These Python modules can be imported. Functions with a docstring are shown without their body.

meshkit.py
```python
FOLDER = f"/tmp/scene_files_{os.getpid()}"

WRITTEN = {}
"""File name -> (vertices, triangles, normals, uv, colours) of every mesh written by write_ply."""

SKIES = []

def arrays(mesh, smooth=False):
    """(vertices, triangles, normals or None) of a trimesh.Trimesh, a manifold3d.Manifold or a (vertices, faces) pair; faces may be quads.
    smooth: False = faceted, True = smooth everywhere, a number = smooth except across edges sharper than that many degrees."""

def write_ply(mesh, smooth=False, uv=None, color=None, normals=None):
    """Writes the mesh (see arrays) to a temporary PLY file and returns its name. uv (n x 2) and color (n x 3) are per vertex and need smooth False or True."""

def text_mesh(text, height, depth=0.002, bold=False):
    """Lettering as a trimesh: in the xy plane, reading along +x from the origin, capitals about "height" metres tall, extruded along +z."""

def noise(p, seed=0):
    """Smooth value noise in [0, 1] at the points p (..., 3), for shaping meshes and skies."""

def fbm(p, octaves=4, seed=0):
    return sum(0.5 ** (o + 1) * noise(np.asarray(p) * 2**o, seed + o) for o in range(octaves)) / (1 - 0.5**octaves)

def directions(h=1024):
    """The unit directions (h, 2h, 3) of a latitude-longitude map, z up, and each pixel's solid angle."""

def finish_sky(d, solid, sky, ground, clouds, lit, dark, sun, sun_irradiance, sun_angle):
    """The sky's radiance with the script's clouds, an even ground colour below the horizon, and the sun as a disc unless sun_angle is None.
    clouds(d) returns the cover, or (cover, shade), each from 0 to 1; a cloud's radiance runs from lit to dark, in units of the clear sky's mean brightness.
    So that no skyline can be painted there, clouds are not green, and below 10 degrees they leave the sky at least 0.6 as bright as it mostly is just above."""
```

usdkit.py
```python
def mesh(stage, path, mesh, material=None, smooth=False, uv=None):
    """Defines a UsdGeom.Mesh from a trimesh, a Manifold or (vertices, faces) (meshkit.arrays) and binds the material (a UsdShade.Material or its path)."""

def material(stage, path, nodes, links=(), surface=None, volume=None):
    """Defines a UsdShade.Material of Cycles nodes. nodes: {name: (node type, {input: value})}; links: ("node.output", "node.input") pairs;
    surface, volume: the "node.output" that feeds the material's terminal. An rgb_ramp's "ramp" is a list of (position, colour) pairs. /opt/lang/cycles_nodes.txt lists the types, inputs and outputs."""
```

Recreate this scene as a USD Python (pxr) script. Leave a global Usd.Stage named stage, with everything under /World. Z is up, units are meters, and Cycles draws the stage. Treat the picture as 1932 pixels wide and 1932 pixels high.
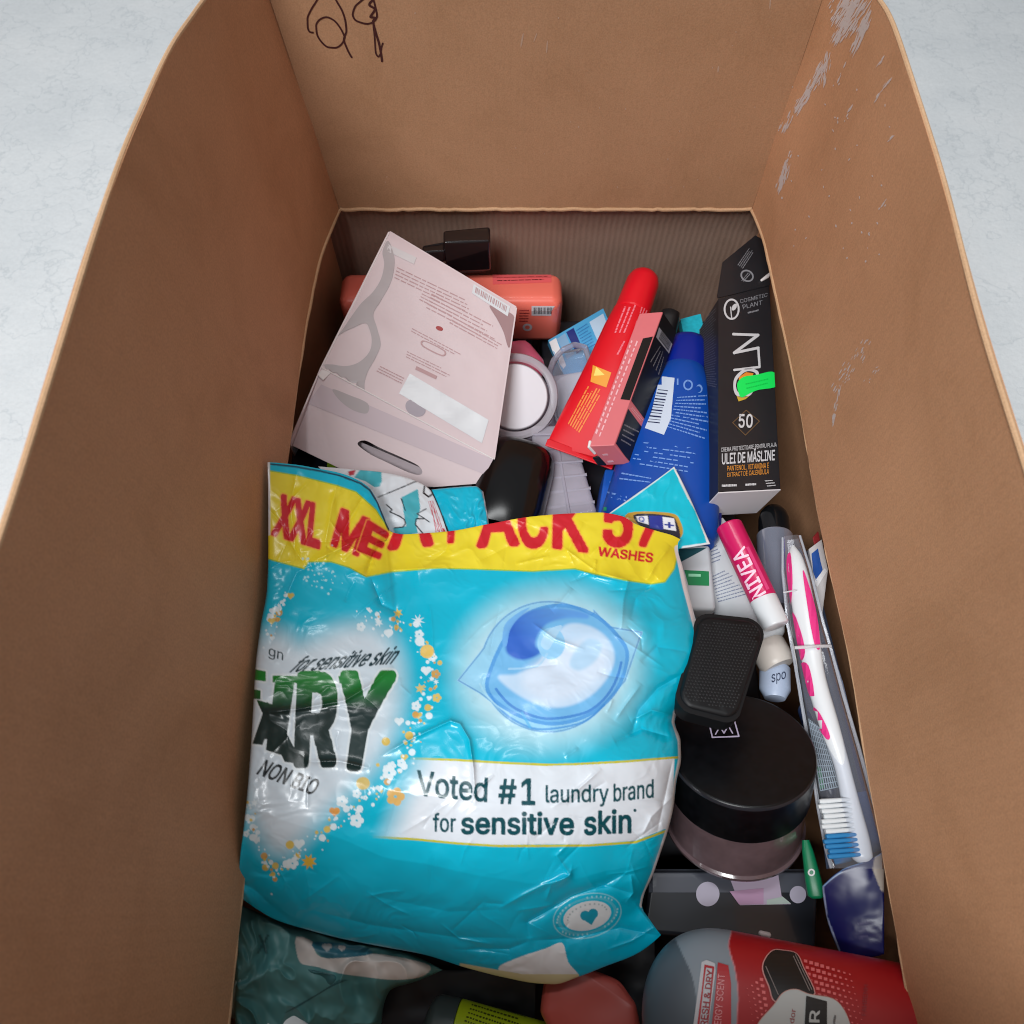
import math, random, functools
import numpy as np, trimesh, shapely
from shapely import affinity
from shapely.geometry import Polygon, LineString, Point, box as sbox
from shapely.ops import unary_union
import usdkit, meshkit
from pxr import Usd, UsdGeom, UsdLux, UsdShade, Sdf, Gf, Vt

random.seed(7); rng = np.random.default_rng(7)
stage = Usd.Stage.CreateInMemory()
UsdGeom.SetStageUpAxis(stage, UsdGeom.Tokens.z); UsdGeom.SetStageMetersPerUnit(stage, 1.0)
UsdGeom.Xform.Define(stage, '/World'); UsdGeom.Scope.Define(stage, '/World/Looks')

# ------------------------------------------------------------------ camera
H0 = 0.33                      # height of the box rim (flap hinges) above the floor
CH = 0.481                     # camera above the rim
PITCH = math.radians(62.9)     # looking down
FPX, CX, CY, SZ = 1451.0, 966.0, 966.0, 1932.0
CAM = np.array([0.0, 0.0, H0 + CH])
cam = UsdGeom.Camera.Define(stage, '/World/Camera')
cam.CreateHorizontalApertureAttr(36.0); cam.CreateVerticalApertureAttr(36.0)
cam.CreateFocalLengthAttr(36.0 * FPX / SZ)
cam.CreateClippingRangeAttr(Gf.Vec2f(0.01, 50))
xf = UsdGeom.Xformable(cam)
xf.AddTranslateOp().Set(Gf.Vec3d(*CAM)); xf.AddRotateXOp().Set(90.0 - math.degrees(PITCH))
cam.CreateExposureAttr(0.0)
cam.CreateFStopAttr(13.0); cam.CreateFocusDistanceAttr(0.56)

# ------------------------------------------------------------------ light
def dome(strength, col):
    d = UsdLux.DomeLight.Define(stage, '/World/room_light'); d.CreateIntensityAttr(1.0)
    m = usdkit.material(stage, '/World/Looks/room_ambient', {'b': ('background_shader', {'color': col, 'strength': strength})}, surface='b.background')
    UsdShade.MaterialBindingAPI.Apply(d.GetPrim()).Bind(m)
dome(0.27, (0.93, 0.97, 1.0))
def rect(name, loc, target, w, h, power, col):
    l = UsdLux.RectLight.Define(stage, '/World/' + name)
    l.CreateWidthAttr(w); l.CreateHeightAttr(h); l.CreateIntensityAttr(power); l.CreateColorAttr(Gf.Vec3f(*col))
    z = np.array(loc, float) - np.array(target, float); z /= np.linalg.norm(z)
    x = np.cross([0, 1, 0.01], z); x /= np.linalg.norm(x); y = np.cross(z, x)
    M = Gf.Matrix4d(*x, 0, *y, 0, *z, 0, *loc, 1)
    UsdGeom.Xformable(l).AddTransformOp().Set(M)
rect('ceiling_lamp', (-0.78, -0.80, 2.45), (0.0, 0.25, 0.3), 1.1, 0.7, 24.0, (0.97, 0.99, 1.0))
rect('ceiling_lamp_001', (-0.15, 0.95, 2.7), (0.0, 0.35, 0.3), 1.3, 0.2, 12.0, (0.97, 0.99, 1.0))

# ------------------------------------------------------------------ helpers
SP, CP = math.sin(PITCH), math.cos(PITCH)
def ray(px, py):
    u, v = px - CX, py - CY
    return np.array([u, -v * SP + FPX * CP, -v * CP - FPX * SP])
def at(px, py, h=0.0):
    """the point of the scene seen at a place of the photograph (1932 wide), h metres above the rim of the box"""
    d = ray(px, py); t = (h - CH) / d[2]
    return CAM + d * t
def atv(P):
    P = np.asarray(P, float); u, v = P[:, 0] - CX, P[:, 1] - CY
    d = np.stack([u, -v * SP + FPX * CP, -v * CP - FPX * SP], 1)
    return CAM + d * ((P[:, 2] - CH) / d[:, 2])[:, None]
def mpp(px, py, h=0.0):
    return (h - CH) / ray(px, py)[2]
def to_px(P):
    d = np.asarray(P, float) - CAM
    f = d[..., 1] * CP - d[..., 2] * SP; up = d[..., 1] * SP + d[..., 2] * CP
    return np.stack([CX + FPX * d[..., 0] / f, CY - FPX * up / f], -1)
def C(r, g, b):
    c = np.array([r, g, b], float) / 255
    return tuple(np.where(c <= 0.04045, c / 12.92, ((c + 0.055) / 1.055) ** 2.4))
def unit(v): return np.asarray(v, float) / np.linalg.norm(v)

_names = {}
def numbered(parent, name):
    k = (parent, name); n = _names.get(k, 0); _names[k] = n + 1
    return f'{parent}/{name}' + (f'_{n:03d}' if n else '')

_mats = {}
def M(name, col, rough=0.5, var=0.0, vscale=60, bump=0.0, bscale=200, **kw):
    """plain procedural material; var mixes the colour by noise, bump gives fine relief"""
    if name in _mats: return _mats[name]
    n = {'p': ('principled_bsdf', dict(base_color=col, roughness=rough, **kw))}; l = []
    if var or bump: n['g'] = ('geometry', {})
    if var:
        n['nz'] = ('noise_texture', {'scale': vscale, 'detail': 5.0, 'roughness': 0.6})
        n['r'] = ('rgb_ramp', {'ramp': [(0.3, tuple(np.array(col) * (1 - var))), (0.7, tuple(np.minimum(np.array(col) * (1 + var), 1)))]})
        l += [('g.position', 'nz.vector'), ('nz.fac', 'r.fac'), ('r.color', 'p.base_color')]
    if bump:
        n['bn'] = ('noise_texture', {'scale': bscale, 'detail': 4.0})
        n['b'] = ('bump', {'strength': bump, 'distance': 0.002})
        l += [('g.position', 'bn.vector'), ('bn.fac', 'b.height'), ('b.normal', 'p.normal')]
    m = usdkit.material(stage, '/World/Looks/' + name, n, l, surface='p.BSDF'); _mats[name] = m
    return m
def M_paint(name, rough=0.3, bump=0.0, bscale=90, **kw):
    """print: colour read from the mesh"""
    if name in _mats: return _mats[name]
    n = {'a': ('attribute', {'attribute': 'print_color'}), 'p': ('principled_bsdf', dict(roughness=rough, **kw))}
    l = [('a.color', 'p.base_color')]
    if bump:
        n['g'] = ('geometry', {}); n['bn'] = ('noise_texture', {'scale': bscale, 'detail': 4.0}); n['b'] = ('bump', {'strength': bump, 'distance': 0.002})
        l += [('g.position', 'bn.vector'), ('bn.fac', 'b.height'), ('b.normal', 'p.normal')]
    m = usdkit.material(stage, '/World/Looks/' + name, n, l, surface='p.BSDF'); _mats[name] = m
    return m
def M_clear(name, tint=(0.95, 0.96, 0.98), milk=0.0, milk_col=(0.8, 0.8, 0.85), rough=0.06):
    """thin clear plastic: transparent mixed with gloss by fresnel, and with a milky diffuse share"""
    if name in _mats: return _mats[name]
    n = {'t': ('transparent_bsdf', {'color': tint}), 'g': ('glossy_bsdf', {'color': (1, 1, 1), 'roughness': rough}), 'f': ('fresnel', {'IOR': 1.45}),
         'm': ('mix_closure', {}), 'd': ('diffuse_bsdf', {'color': milk_col}), 'm2': ('mix_closure', {'fac': milk})}
    l = [('f.fac', 'm.fac'), ('t.transparent_bsdf' if False else 't.BSDF', 'm.closure1'), ('g.BSDF', 'm.closure2'), ('m.closure', 'm2.closure1'), ('d.BSDF', 'm2.closure2')]
    m = usdkit.material(stage, '/World/Looks/' + name, n, l, surface='m2.closure'); _mats[name] = m
    return m

class Thing:
    """one top-level object: an Xform at its base whose children are its parts"""
    def __init__(self, name, label=None, cat=None, group=None, kind=None):
        self.path = numbered('/World', name); self.items = []; self.meta = dict(label=label, category=cat, group=group, kind=kind)
    def part(self, name, mesh, mat, smooth=35, parent=None, color=None, label=None, kind=None, ends=None):
        v, f, nrm = meshkit.arrays(mesh, False)
        it = dict(path=numbered(parent['path'] if parent else self.path, name), mesh=trimesh.Trimesh(v, f, process=False), mat=mat, smooth=smooth, color=color, label=label, kind=kind)
        self.items.append(it); return it
    def done(self, base=None):
        allv = np.vstack([i['mesh'].vertices for i in self.items])
        lo, hi = allv.min(0), allv.max(0)
        b = np.array([(lo[0] + hi[0]) / 2, (lo[1] + hi[1]) / 2, lo[2]]) if base is None else np.asarray(base, float)
        x = UsdGeom.Xform.Define(stage, self.path); x.AddTranslateOp().Set(Gf.Vec3d(*map(float, b)))
        for k, val in self.meta.items():
            if val: x.GetPrim().SetCustomDataByKey(k, val)
        for i in self.items:
            m = i['mesh'].copy(); m.vertices = m.vertices - b
            g = usdkit.mesh(stage, i['path'], m, i['mat'], smooth=i['smooth'])
            if i['color'] is not None:
                UsdGeom.PrimvarsAPI(g).CreatePrimvar('print_color', Sdf.ValueTypeNames.Color3fArray, 'vertex').Set(Vt.Vec3fArray.FromNumpy(np.asarray(i['color'], np.float32)))
            for k in ('label', 'kind'):
                if i[k]: g.GetPrim().SetCustomDataByKey(k, i[k])

ICO = trimesh.creation.icosphere(subdivisions=1).vertices
def hull_pts(P, r):
    P = np.asarray(P, float)
    return trimesh.convex.convex_hull((P[:, None, :] + ICO[None] * r).reshape(-1, 3))
def rbox8(P, r=0.002):
    """rounded hexahedron from 8 corners (4 of one face, then the 4 opposite)"""
    P = np.asarray(P, float); Q = np.empty_like(P)
    for i in range(8):
        o, k = (0, i) if i < 4 else (4, i - 4)
        d = unit(P[o + (k + 1) % 4] - P[i]) + unit(P[o + (k - 1) % 4] - P[i]) + unit(P[(i + 4) % 8] - P[i])
        Q[i] = P[i] + d * r
    return hull_pts(Q, r)
def slab(face, thick, r=0.002, n=None):
    """rounded box under a face of four corners, thickness away from the camera side"""
    F = np.asarray(face, float)
    if n is None:
        n = unit(np.cross(F[2] - F[0], F[3] - F[1]))
        if np.dot(n, CAM - F.mean(0)) < 0: n = -n
    return rbox8(np.vstack([F, F - np.asarray(n) * thick]), r)
def Q4(*p): return np.array([at(*a) for a in p])
def loft(A, B, secs, n=40, up=None, caps=True):
    """superelliptic sections (fraction along AB, half width, half depth, exponent)"""
    A, B = np.asarray(A, float), np.asarray(B, float); u = unit(B - A); L = np.linalg.norm(B - A)
    if up is None: up = CAM - (A + B) / 2
    v = np.asarray(up, float); v = unit(v - u * np.dot(u, v)); s = np.cross(u, v)
    th = np.linspace(0, 2 * np.pi, n, endpoint=False); V, F = [], []
    c, sn = np.cos(th), np.sin(th)
    for f, w, h, p in secs:
        V.append(A + u * f * L + np.outer(np.sign(c) * abs(c) ** (2 / p) * w, s) + np.outer(np.sign(sn) * abs(sn) ** (2 / p) * h, v))
    m = len(secs)
    for k in range(m - 1):
        for j in range(n):
            a, b = k * n + j, k * n + (j + 1) % n
            F += [[a, b, b + n], [a, b + n, a + n]]
    V = np.vstack(V)
    if caps:
        V = np.vstack([V, A + u * secs[0][0] * L, A + u * secs[-1][0] * L]); a0, a1 = m * n, m * n + 1
        for j in range(n):
            F += [[a0, (j + 1) % n, j], [a1, (m - 1) * n + j, (m - 1) * n + (j + 1) % n]]
    t = trimesh.Trimesh(V, F, process=False); return t
def tube(pts, r, n=8):
    pts = np.asarray(pts, float); V, F = [], []
    T = np.gradient(pts, axis=0); up = np.array([0.13, 0.31, 0.94])
    for i, p in enumerate(pts):
        t = unit(T[i]); a = unit(np.cross(t, up)); b = np.cross(t, a); rr = r[i] if np.ndim(r) else r
        for k in range(n):
            an = 2 * np.pi * k / n; V.append(p + rr * (a * math.cos(an) + b * math.sin(an)))
    for i in range(len(pts) - 1):
        for k in range(n):
            a, b = i * n + k, i * n + (k + 1) % n
            F += [[a, b, b + n], [a, b + n, a + n]]
    V += [pts[0], pts[-1]]; e = len(pts) * n
    for k in range(n): F += [[e, (k + 1) % n, k], [e + 1, e - n + k, e - n + (k + 1) % n]]
    return trimesh.Trimesh(V, F, process=False)
def grid_faces(nu, nv):
    i, j = np.meshgrid(np.arange(nv - 1), np.arange(nu - 1), indexing='ij'); a = (i * nu + j).ravel()
    return np.vstack([np.stack([a, a + 1, a + nu + 1], 1), np.stack([a, a + nu + 1, a + nu], 1)])
def curve(P, n, smooth=True):
    P = np.asarray(P, float); d = np.r_[0, np.cumsum(np.linalg.norm(np.diff(P[:, :2], axis=0), axis=1))]; d /= d[-1]
    from scipy.interpolate import PchipInterpolator
    t = np.linspace(0, 1, n)
    return PchipInterpolator(d, P)(t) if smooth else np.stack([np.interp(t, d, P[:, k]) for k in range(P.shape[1])], 1)
def coons(top, bot, left, right, nu, nv):
    t, b, l, r = curve(top, nu), curve(bot, nu), curve(left, nv), curve(right, nv)
    s = np.linspace(0, 1, nu)[None, :, None]; w = np.linspace(0, 1, nv)[:, None, None]
    S = (1 - w) * t[None] + w * b[None] + (1 - s) * l[:, None] + s * r[:, None] \
        - ((1 - s) * (1 - w) * t[0] + s * (1 - w) * t[-1] + (1 - s) * w * b[0] + s * w * b[-1])
    return S                                                     # nv x nu x 3 (px, py, h)

# ---- print and lettering
@functools.lru_cache(None)
def glyphs(text, bold=False):
    m = meshkit.text_mesh(text, 1.0, 0.1, bold)
    tri = m.triangles; top = tri[np.all(tri[:, :, 2] > 0.09, axis=1)][:, :, :2]
    g = unary_union([Polygon(t).buffer(0.002) for t in top if Polygon(t).area > 1e-9])
    x0, y0, x1, y1 = g.bounds
    return g, (x0, 0.0 if y0 > -0.3 and not any(c in 'gjpqy,' for c in text) else 0.0, x1, 1.0)
def warp(g, quad):
    """unit square (x right, y up) to a quad TL, TR, BR, BL in photo pixels"""
    TL, TR, BR, BL = [np.asarray(q, float) for q in quad]
    def f(a):
        x, y = a[:, :1], 1 - a[:, 1:2]
        return (1 - x) * (1 - y) * TL + x * (1 - y) * TR + x * y * BR + (1 - x) * y * BL
    return shapely.transform(shapely.segmentize(g, 0.1), f)
def text(s, quad, bold=False, slant=0.0):
    g, (x0, y0, x1, y1) = glyphs(s, bold)
    g = affinity.affine_transform(g, [1 / (x1 - x0), slant, 0, 1.0, -x0 / (x1 - x0), 0])
    return warp(g, quad).buffer(0)
def lines(quad, rows, fill=0.55, seed=1, word=(0.04, 0.14), ragged=0.25):
    """rows of small print: words too small to read"""
    r = random.Random(seed); out = []
    for k in range(rows):
        y1 = 1 - (k + (1 - fill) / 2) / rows; y0 = 1 - (k + (1 + fill) / 2) / rows; x = 0.0; end = 1 - r.random() * ragged
        while x < end:
            w = r.uniform(*word); x2 = min(x + w, end)
            if x2 - x > 0.01: out.append(sbox(x, y0 + (y1 - y0) * r.uniform(0, .15), x2, y1 - (y1 - y0) * r.uniform(0, .15)))
            x = x2 + 0.018
    return warp(unary_union(out), quad)
def barcode(quad, n=22, seed=3):
    r = random.Random(seed); out = []; x = 0.04
    while x < 0.95:
        w = r.choice([.012, .02, .03]); out.append(sbox(x, 0.12, x + w, 0.9)); x += w + r.choice([.015, .022, .035])
    return warp(unary_union(out), quad)
def P(*pts): return Polygon(pts)
def ell(cx, cy, rx, ry=None, rot=0): return affinity.rotate(affinity.scale(Point(cx, cy).buffer(1, 24), rx, rx if ry is None else ry), rot)
def strokes(pts, w): return LineString(pts).buffer(w / 2)
def smoothpoly(pts, n=12):
    p = np.array(pts, float); out = []
    for i in range(len(p)):
        a, b, c, d = p[i - 1], p[i], p[(i + 1) % len(p)], p[(i + 2) % len(p)]
        for t in np.linspace(0, 1, n, endpoint=False):
            out.append(0.5 * ((2 * b) + (-a + c) * t + (2 * a - 5 * b + 4 * c - d) * t * t + (-a + 3 * b - 3 * c + d) * t ** 3))
    return Polygon(out).buffer(0)
def cast(tri, o, D):
    """first hit of rays o + t D with triangles: (points, normals, hit mask)"""
    n = len(D); best = np.full(n, np.inf); N = np.zeros((n, 3))
    a, e1, e2 = tri[:, 0], tri[:, 1] - tri[:, 0], tri[:, 2] - tri[:, 0]; fn = np.cross(e1, e2); s = o - a; q = np.cross(s, e1)
    step = max(1, int(2e6 / max(len(tri), 1)))
    for i in range(0, n, step):
        d = D[i:i + step]
        p = np.cross(d[:, None, :], e2[None]); det = np.einsum('ijk,jk->ij', p, e1)
        with np.errstate(all='ignore'):
            inv = 1 / det; u = np.einsum('ijk,jk->ij', p, s) * inv; v = np.einsum('ik,jk->ij', d, q) * inv; t = np.einsum('jk,jk->j', q, e2)[None] * inv
            ok = (abs(det) > 1e-16) & (u >= -1e-5) & (v >= -1e-5) & (u + v <= 1 + 1e-5) & (t > 1e-6)
        t = np.where(ok, t, np.inf); k = t.argmin(1); r = np.arange(len(d)); best[i:i + step] = t[r, k]
        N[i:i + step] = fn[k]
    hit = np.isfinite(best); N /= np.maximum(np.linalg.norm(N, axis=1, keepdims=True), 1e-30)
    N *= np.where((N * D).sum(1) > 0, -1, 1)[:, None]
    return o + D * np.where(hit, best, 0)[:, None], N, hit
def cast_dense(tri, o, D, v):
    from scipy.spatial import cKDTree
    fn = np.cross(tri[:, 1] - tri[:, 0], tri[:, 2] - tri[:, 0]); c = tri.mean(1)
    _, K = cKDTree(to_px(c)).query(v, k=min(40, len(tri)))
    a = tri[K][:, :, 0]; e1 = tri[K][:, :, 1] - a; e2 = tri[K][:, :, 2] - a; s = o - a; q = np.cross(s, e1); d = D[:, None, :] + 0 * e1
    p = np.cross(d, e2); det = (p * e1).sum(2)
    with np.errstate(all='ignore'):
        inv = 1 / det; u = (p * s).sum(2) * inv; w = (d * q).sum(2) * inv; t = (q * e2).sum(2) * inv
        ok = (abs(det) > 1e-18) & (u >= -1e-4) & (w >= -1e-4) & (u + w <= 1 + 1e-4) & (t > 1e-6)
    t = np.where(ok, t, np.inf); k = t.argmin(1); r = np.arange(len(D)); best = t[r, k]; N = fn[K[r, k]]; hit = np.isfinite(best)
    N = N / np.maximum(np.linalg.norm(N, axis=1, keepdims=True), 1e-30); N = N * np.where((N * D).sum(1) > 0, -1, 1)[:, None]
    return o + D * np.where(hit, best, 0)[:, None], N, hit
def tri2d(g, cell=None):
    V, F, n = [], [], 0
    geoms = [x for x in getattr(g, 'geoms', [g]) if x.geom_type == 'Polygon' and x.area > 0.05]
    if cell:
        out = []
        for x in geoms:
            x0, y0, x1, y1 = x.bounds
            if x1 - x0 < cell and y1 - y0 < cell: out.append(x); continue
            for i in np.arange(x0, x1, cell):
                for j in np.arange(y0, y1, cell):
                    c = x.intersection(sbox(i, j, i + cell, j + cell)); out += [y for y in getattr(c, 'geoms', [c]) if y.geom_type == 'Polygon' and y.area > 0.02]
        geoms = out
    for x in geoms:
        try: v, f = trimesh.creation.triangulate_polygon(x, engine='earcut')
        except Exception: continue
        V.append(v); F.append(np.asarray(f) + n); n += len(v)
    return (np.vstack(V), np.vstack(F)) if V else (np.zeros((0, 2)), np.zeros((0, 3), int))
def faces_px(target):
    """outlines in the photograph of the flat sides of a boxy part that look towards the camera; None for curved parts"""
    if 'sides' in target: return target['sides']
    m = target['mesh']; out = None
    if len(m.faces) < 700:
        mm = trimesh.Trimesh(m.vertices, m.faces, process=True); big = [(a, f) for a, f in zip(mm.facets_area, mm.facets) if a > 0.02 * mm.area]
        if sum(a for a, f in big) > 0.75 * mm.area:
            out = []
            for a, f in big:
                n = mm.face_normals[f[0]]; c = mm.triangles_center[f[0]]
                if n @ (CAM - c) > 0: out.append(shapely.MultiPoint(to_px(mm.triangles[f].reshape(-1, 3))).convex_hull.buffer(-0.05))
    target['sides'] = out
    return out
def on(target, g, off=0.0004, cell=None):
    """lays flat print (polygons g, measured in the photograph) on the surface of a part"""
    g = shapely.make_valid(g) if not g.is_valid else g
    sides = faces_px(target)
    if sides: parts = [g.intersection(s_) for s_ in sides]
    else: parts = [g.intersection(shapely.MultiPoint(to_px(target['mesh'].vertices)).convex_hull.buffer(-0.4))]
    g = shapely.GeometryCollection([q for p_ in parts for q in getattr(p_, 'geoms', [p_])])
    v, f = tri2d(g, None if sides else min(cell or 7, 40 if cell == 40 else 8))
    D = np.stack([ray(x, y) for x, y in v]) if len(v) else np.zeros((0, 3))
    tri = np.asarray(target['mesh'].triangles)
    if not len(v): return trimesh.Trimesh()
    Pt, N, hit = cast_dense(tri, CAM, D, v) if len(tri) > 1200 else cast(tri, CAM, D)
    f = f[hit[f].all(1)]
    if len(f):
        e = np.linalg.norm(Pt[f] - Pt[np.roll(f, 1, 1)], axis=2).max(1); q = np.linalg.norm(v[f] - v[np.roll(f, 1, 1)], axis=2).max(1)
        f = f[e < 0.004 * q + 0.006]
    m = trimesh.Trimesh(Pt + N * off, f, process=False)
    if len(f): m.remove_unreferenced_vertices()
    return m
def deco(th, it, name, g, mat, off=0.0004, cell=None, label=None, kind=None):
    m = on(it, g, off, cell)
    if len(m.faces): return th.part(name, m, mat, smooth=False, parent=it, label=label, kind=kind)

# inks
INK = lambda nm, c, rough=0.4, **kw: M('ink_' + nm, C(*c), rough, **kw)
white_ink = INK('white', (232, 232, 234)); black_ink = INK('black', (16, 17, 20)); grey_ink = INK('grey', (150, 146, 150))

# ================================================================== SETTING: floor
def m_floor():
    n = {'g': ('geometry', {}), 'n1': ('noise_texture', {'scale': 5.0, 'detail': 8.0, 'roughness': 0.65}), 'r1': ('rgb_ramp', {'ramp': [(0.3, C(228, 232, 235)), (0.55, C(239, 242, 244)), (0.75, C(246, 247, 248))]}),
         'v': ('voronoi_texture', {'feature': 'distance_to_edge', 'scale': 7.0}), 'n2': ('noise_texture', {'scale': 14.0, 'detail': 6.0}), 'va': ('vector_math', {'math_type': 'multiply_add', 'vector2': (0.35, 0.35, 0.35)}),
         'r2': ('rgb_ramp', {'ramp': [(0.0, C(215, 220, 222)), (0.012, C(236, 238, 240)), (0.03, (1, 1, 1))]}), 'mx': ('mix', {'mix_type': 'multiply', 'fac': 0.45}),
         'n3': ('noise_texture', {'scale': 160.0, 'detail': 6.0, 'roughness': 0.75}), 'r3': ('rgb_ramp', {'ramp': [(0.26, (.62, .61, .6)), (0.36, (.93, .93, .93)), (0.6, (1.0, 1.0, 1.0))]}), 'mg': ('mix', {'mix_type': 'multiply', 'fac': 0.8}), 'p': ('principled_bsdf', {'roughness': 0.55}), 'bn': ('noise_texture', {'scale': 45.0, 'detail': 8.0, 'roughness': 0.7}), 'b': ('bump', {'strength': 0.5, 'distance': 0.004})}
    l = [('g.position', 'n1.vector'), ('n1.fac', 'r1.fac'), ('g.position', 'n3.vector'), ('n3.fac', 'r3.fac'), ('r3.color', 'mg.color2'), ('g.position', 'n2.vector'), ('n2.color', 'va.vector1'), ('g.position', 'va.vector3'), ('va.vector', 'v.vector'), ('v.distance', 'r2.fac'),
         ('r1.color', 'mx.color1'), ('r2.color', 'mx.color2'), ('mx.color', 'mg.color1'), ('mg.color', 'p.base_color'), ('g.position', 'bn.vector'), ('bn.fac', 'b.height'), ('b.normal', 'p.normal')]
    return usdkit.material(stage, '/World/Looks/painted_floor', n, l, surface='p.BSDF')
g = usdkit.mesh(stage, '/World/floor', (np.array([[-4, -4, 0], [4, -4, 0], [4, 5, 0], [-4, 5, 0]], float), np.array([[0, 1, 2], [0, 2, 3]])), m_floor())
g.GetPrim().SetCustomDataByKey('kind', 'structure')

# ================================================================== CARDBOARD BOX
def m_card(name, col, stripes=None, strip_amt=0.06, rough=0.72):
    n = {'g': ('geometry', {}), 'n1': ('noise_texture', {'scale': 11.0, 'detail': 9.0, 'roughness': 0.68, 'distortion': 0.4}), 'r1': ('rgb_ramp', {'ramp': [(0.28, tuple(np.array(col) * np.array([.86, .84, .80]))), (0.5, tuple(np.array(col))), (0.72, tuple(np.array(col) * np.array([1.07, 1.08, 1.10])))]}),
         'n2': ('noise_texture', {'scale': 900.0, 'detail': 3.0}), 'r2': ('rgb_ramp', {'ramp': [(0.3, (0.86, 0.85, 0.84)), (0.6, (1.0, 1.0, 1.0)), (0.8, (1.07, 1.06, 1.05))]}),
         'mx': ('mix', {'mix_type': 'multiply', 'fac': 1.0}), 'p': ('principled_bsdf', {'roughness': rough, 'specular_ior_level': 0.35}), 'b': ('bump', {'strength': 0.15, 'distance': 0.001})}
    l = [('g.position', 'n1.vector'), ('n1.fac', 'r1.fac'), ('g.position', 'n2.vector'), ('n2.fac', 'r2.fac'), ('r1.color', 'mx.color1'), ('r2.color', 'mx.color2'), ('n2.fac', 'b.height'), ('b.normal', 'p.normal')]
    src = 'mx.color'
    if stripes:                                            # flutes of the board showing through the liner
        n['w'] = ('wave_texture', {'wave_type': 'bands', 'bands_direction': stripes, 'scale': 58.0, 'distortion': 1.2, 'detail': 2.0, 'detail_scale': 1.5})
        n['rw'] = ('rgb_ramp', {'ramp': [(0.0, (1 - strip_amt,) * 3), (1.0, (1.0, 1.0, 1.0))]}); n['mw'] = ('mix', {'mix_type': 'multiply', 'fac': 1.0})
        n['b2'] = ('bump', {'strength': 0.04 if strip_amt < .05 else .25, 'distance': 0.0012})
        l += [('g.position', 'w.vector'), ('w.fac', 'rw.fac'), (src, 'mw.color1'), ('rw.color', 'mw.color2'), ('w.fac', 'b2.height'), ('b.normal', 'b2.normal')]
        l = [x for x in l if x != ('b.normal', 'p.normal')] + [('b2.normal', 'p.normal')]; src = 'mw.color'
    l.append((src, 'p.base_color'))
    return usdkit.material(stage, '/World/Looks/' + name, n, l, surface='p.BSDF')
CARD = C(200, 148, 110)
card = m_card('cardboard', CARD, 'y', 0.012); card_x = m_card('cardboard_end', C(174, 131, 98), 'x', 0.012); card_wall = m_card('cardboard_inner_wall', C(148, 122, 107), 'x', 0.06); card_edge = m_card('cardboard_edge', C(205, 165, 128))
box = Thing('cardboard_box', 'large open brown cardboard box with raised flaps and a handwritten number', 'box')
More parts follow.
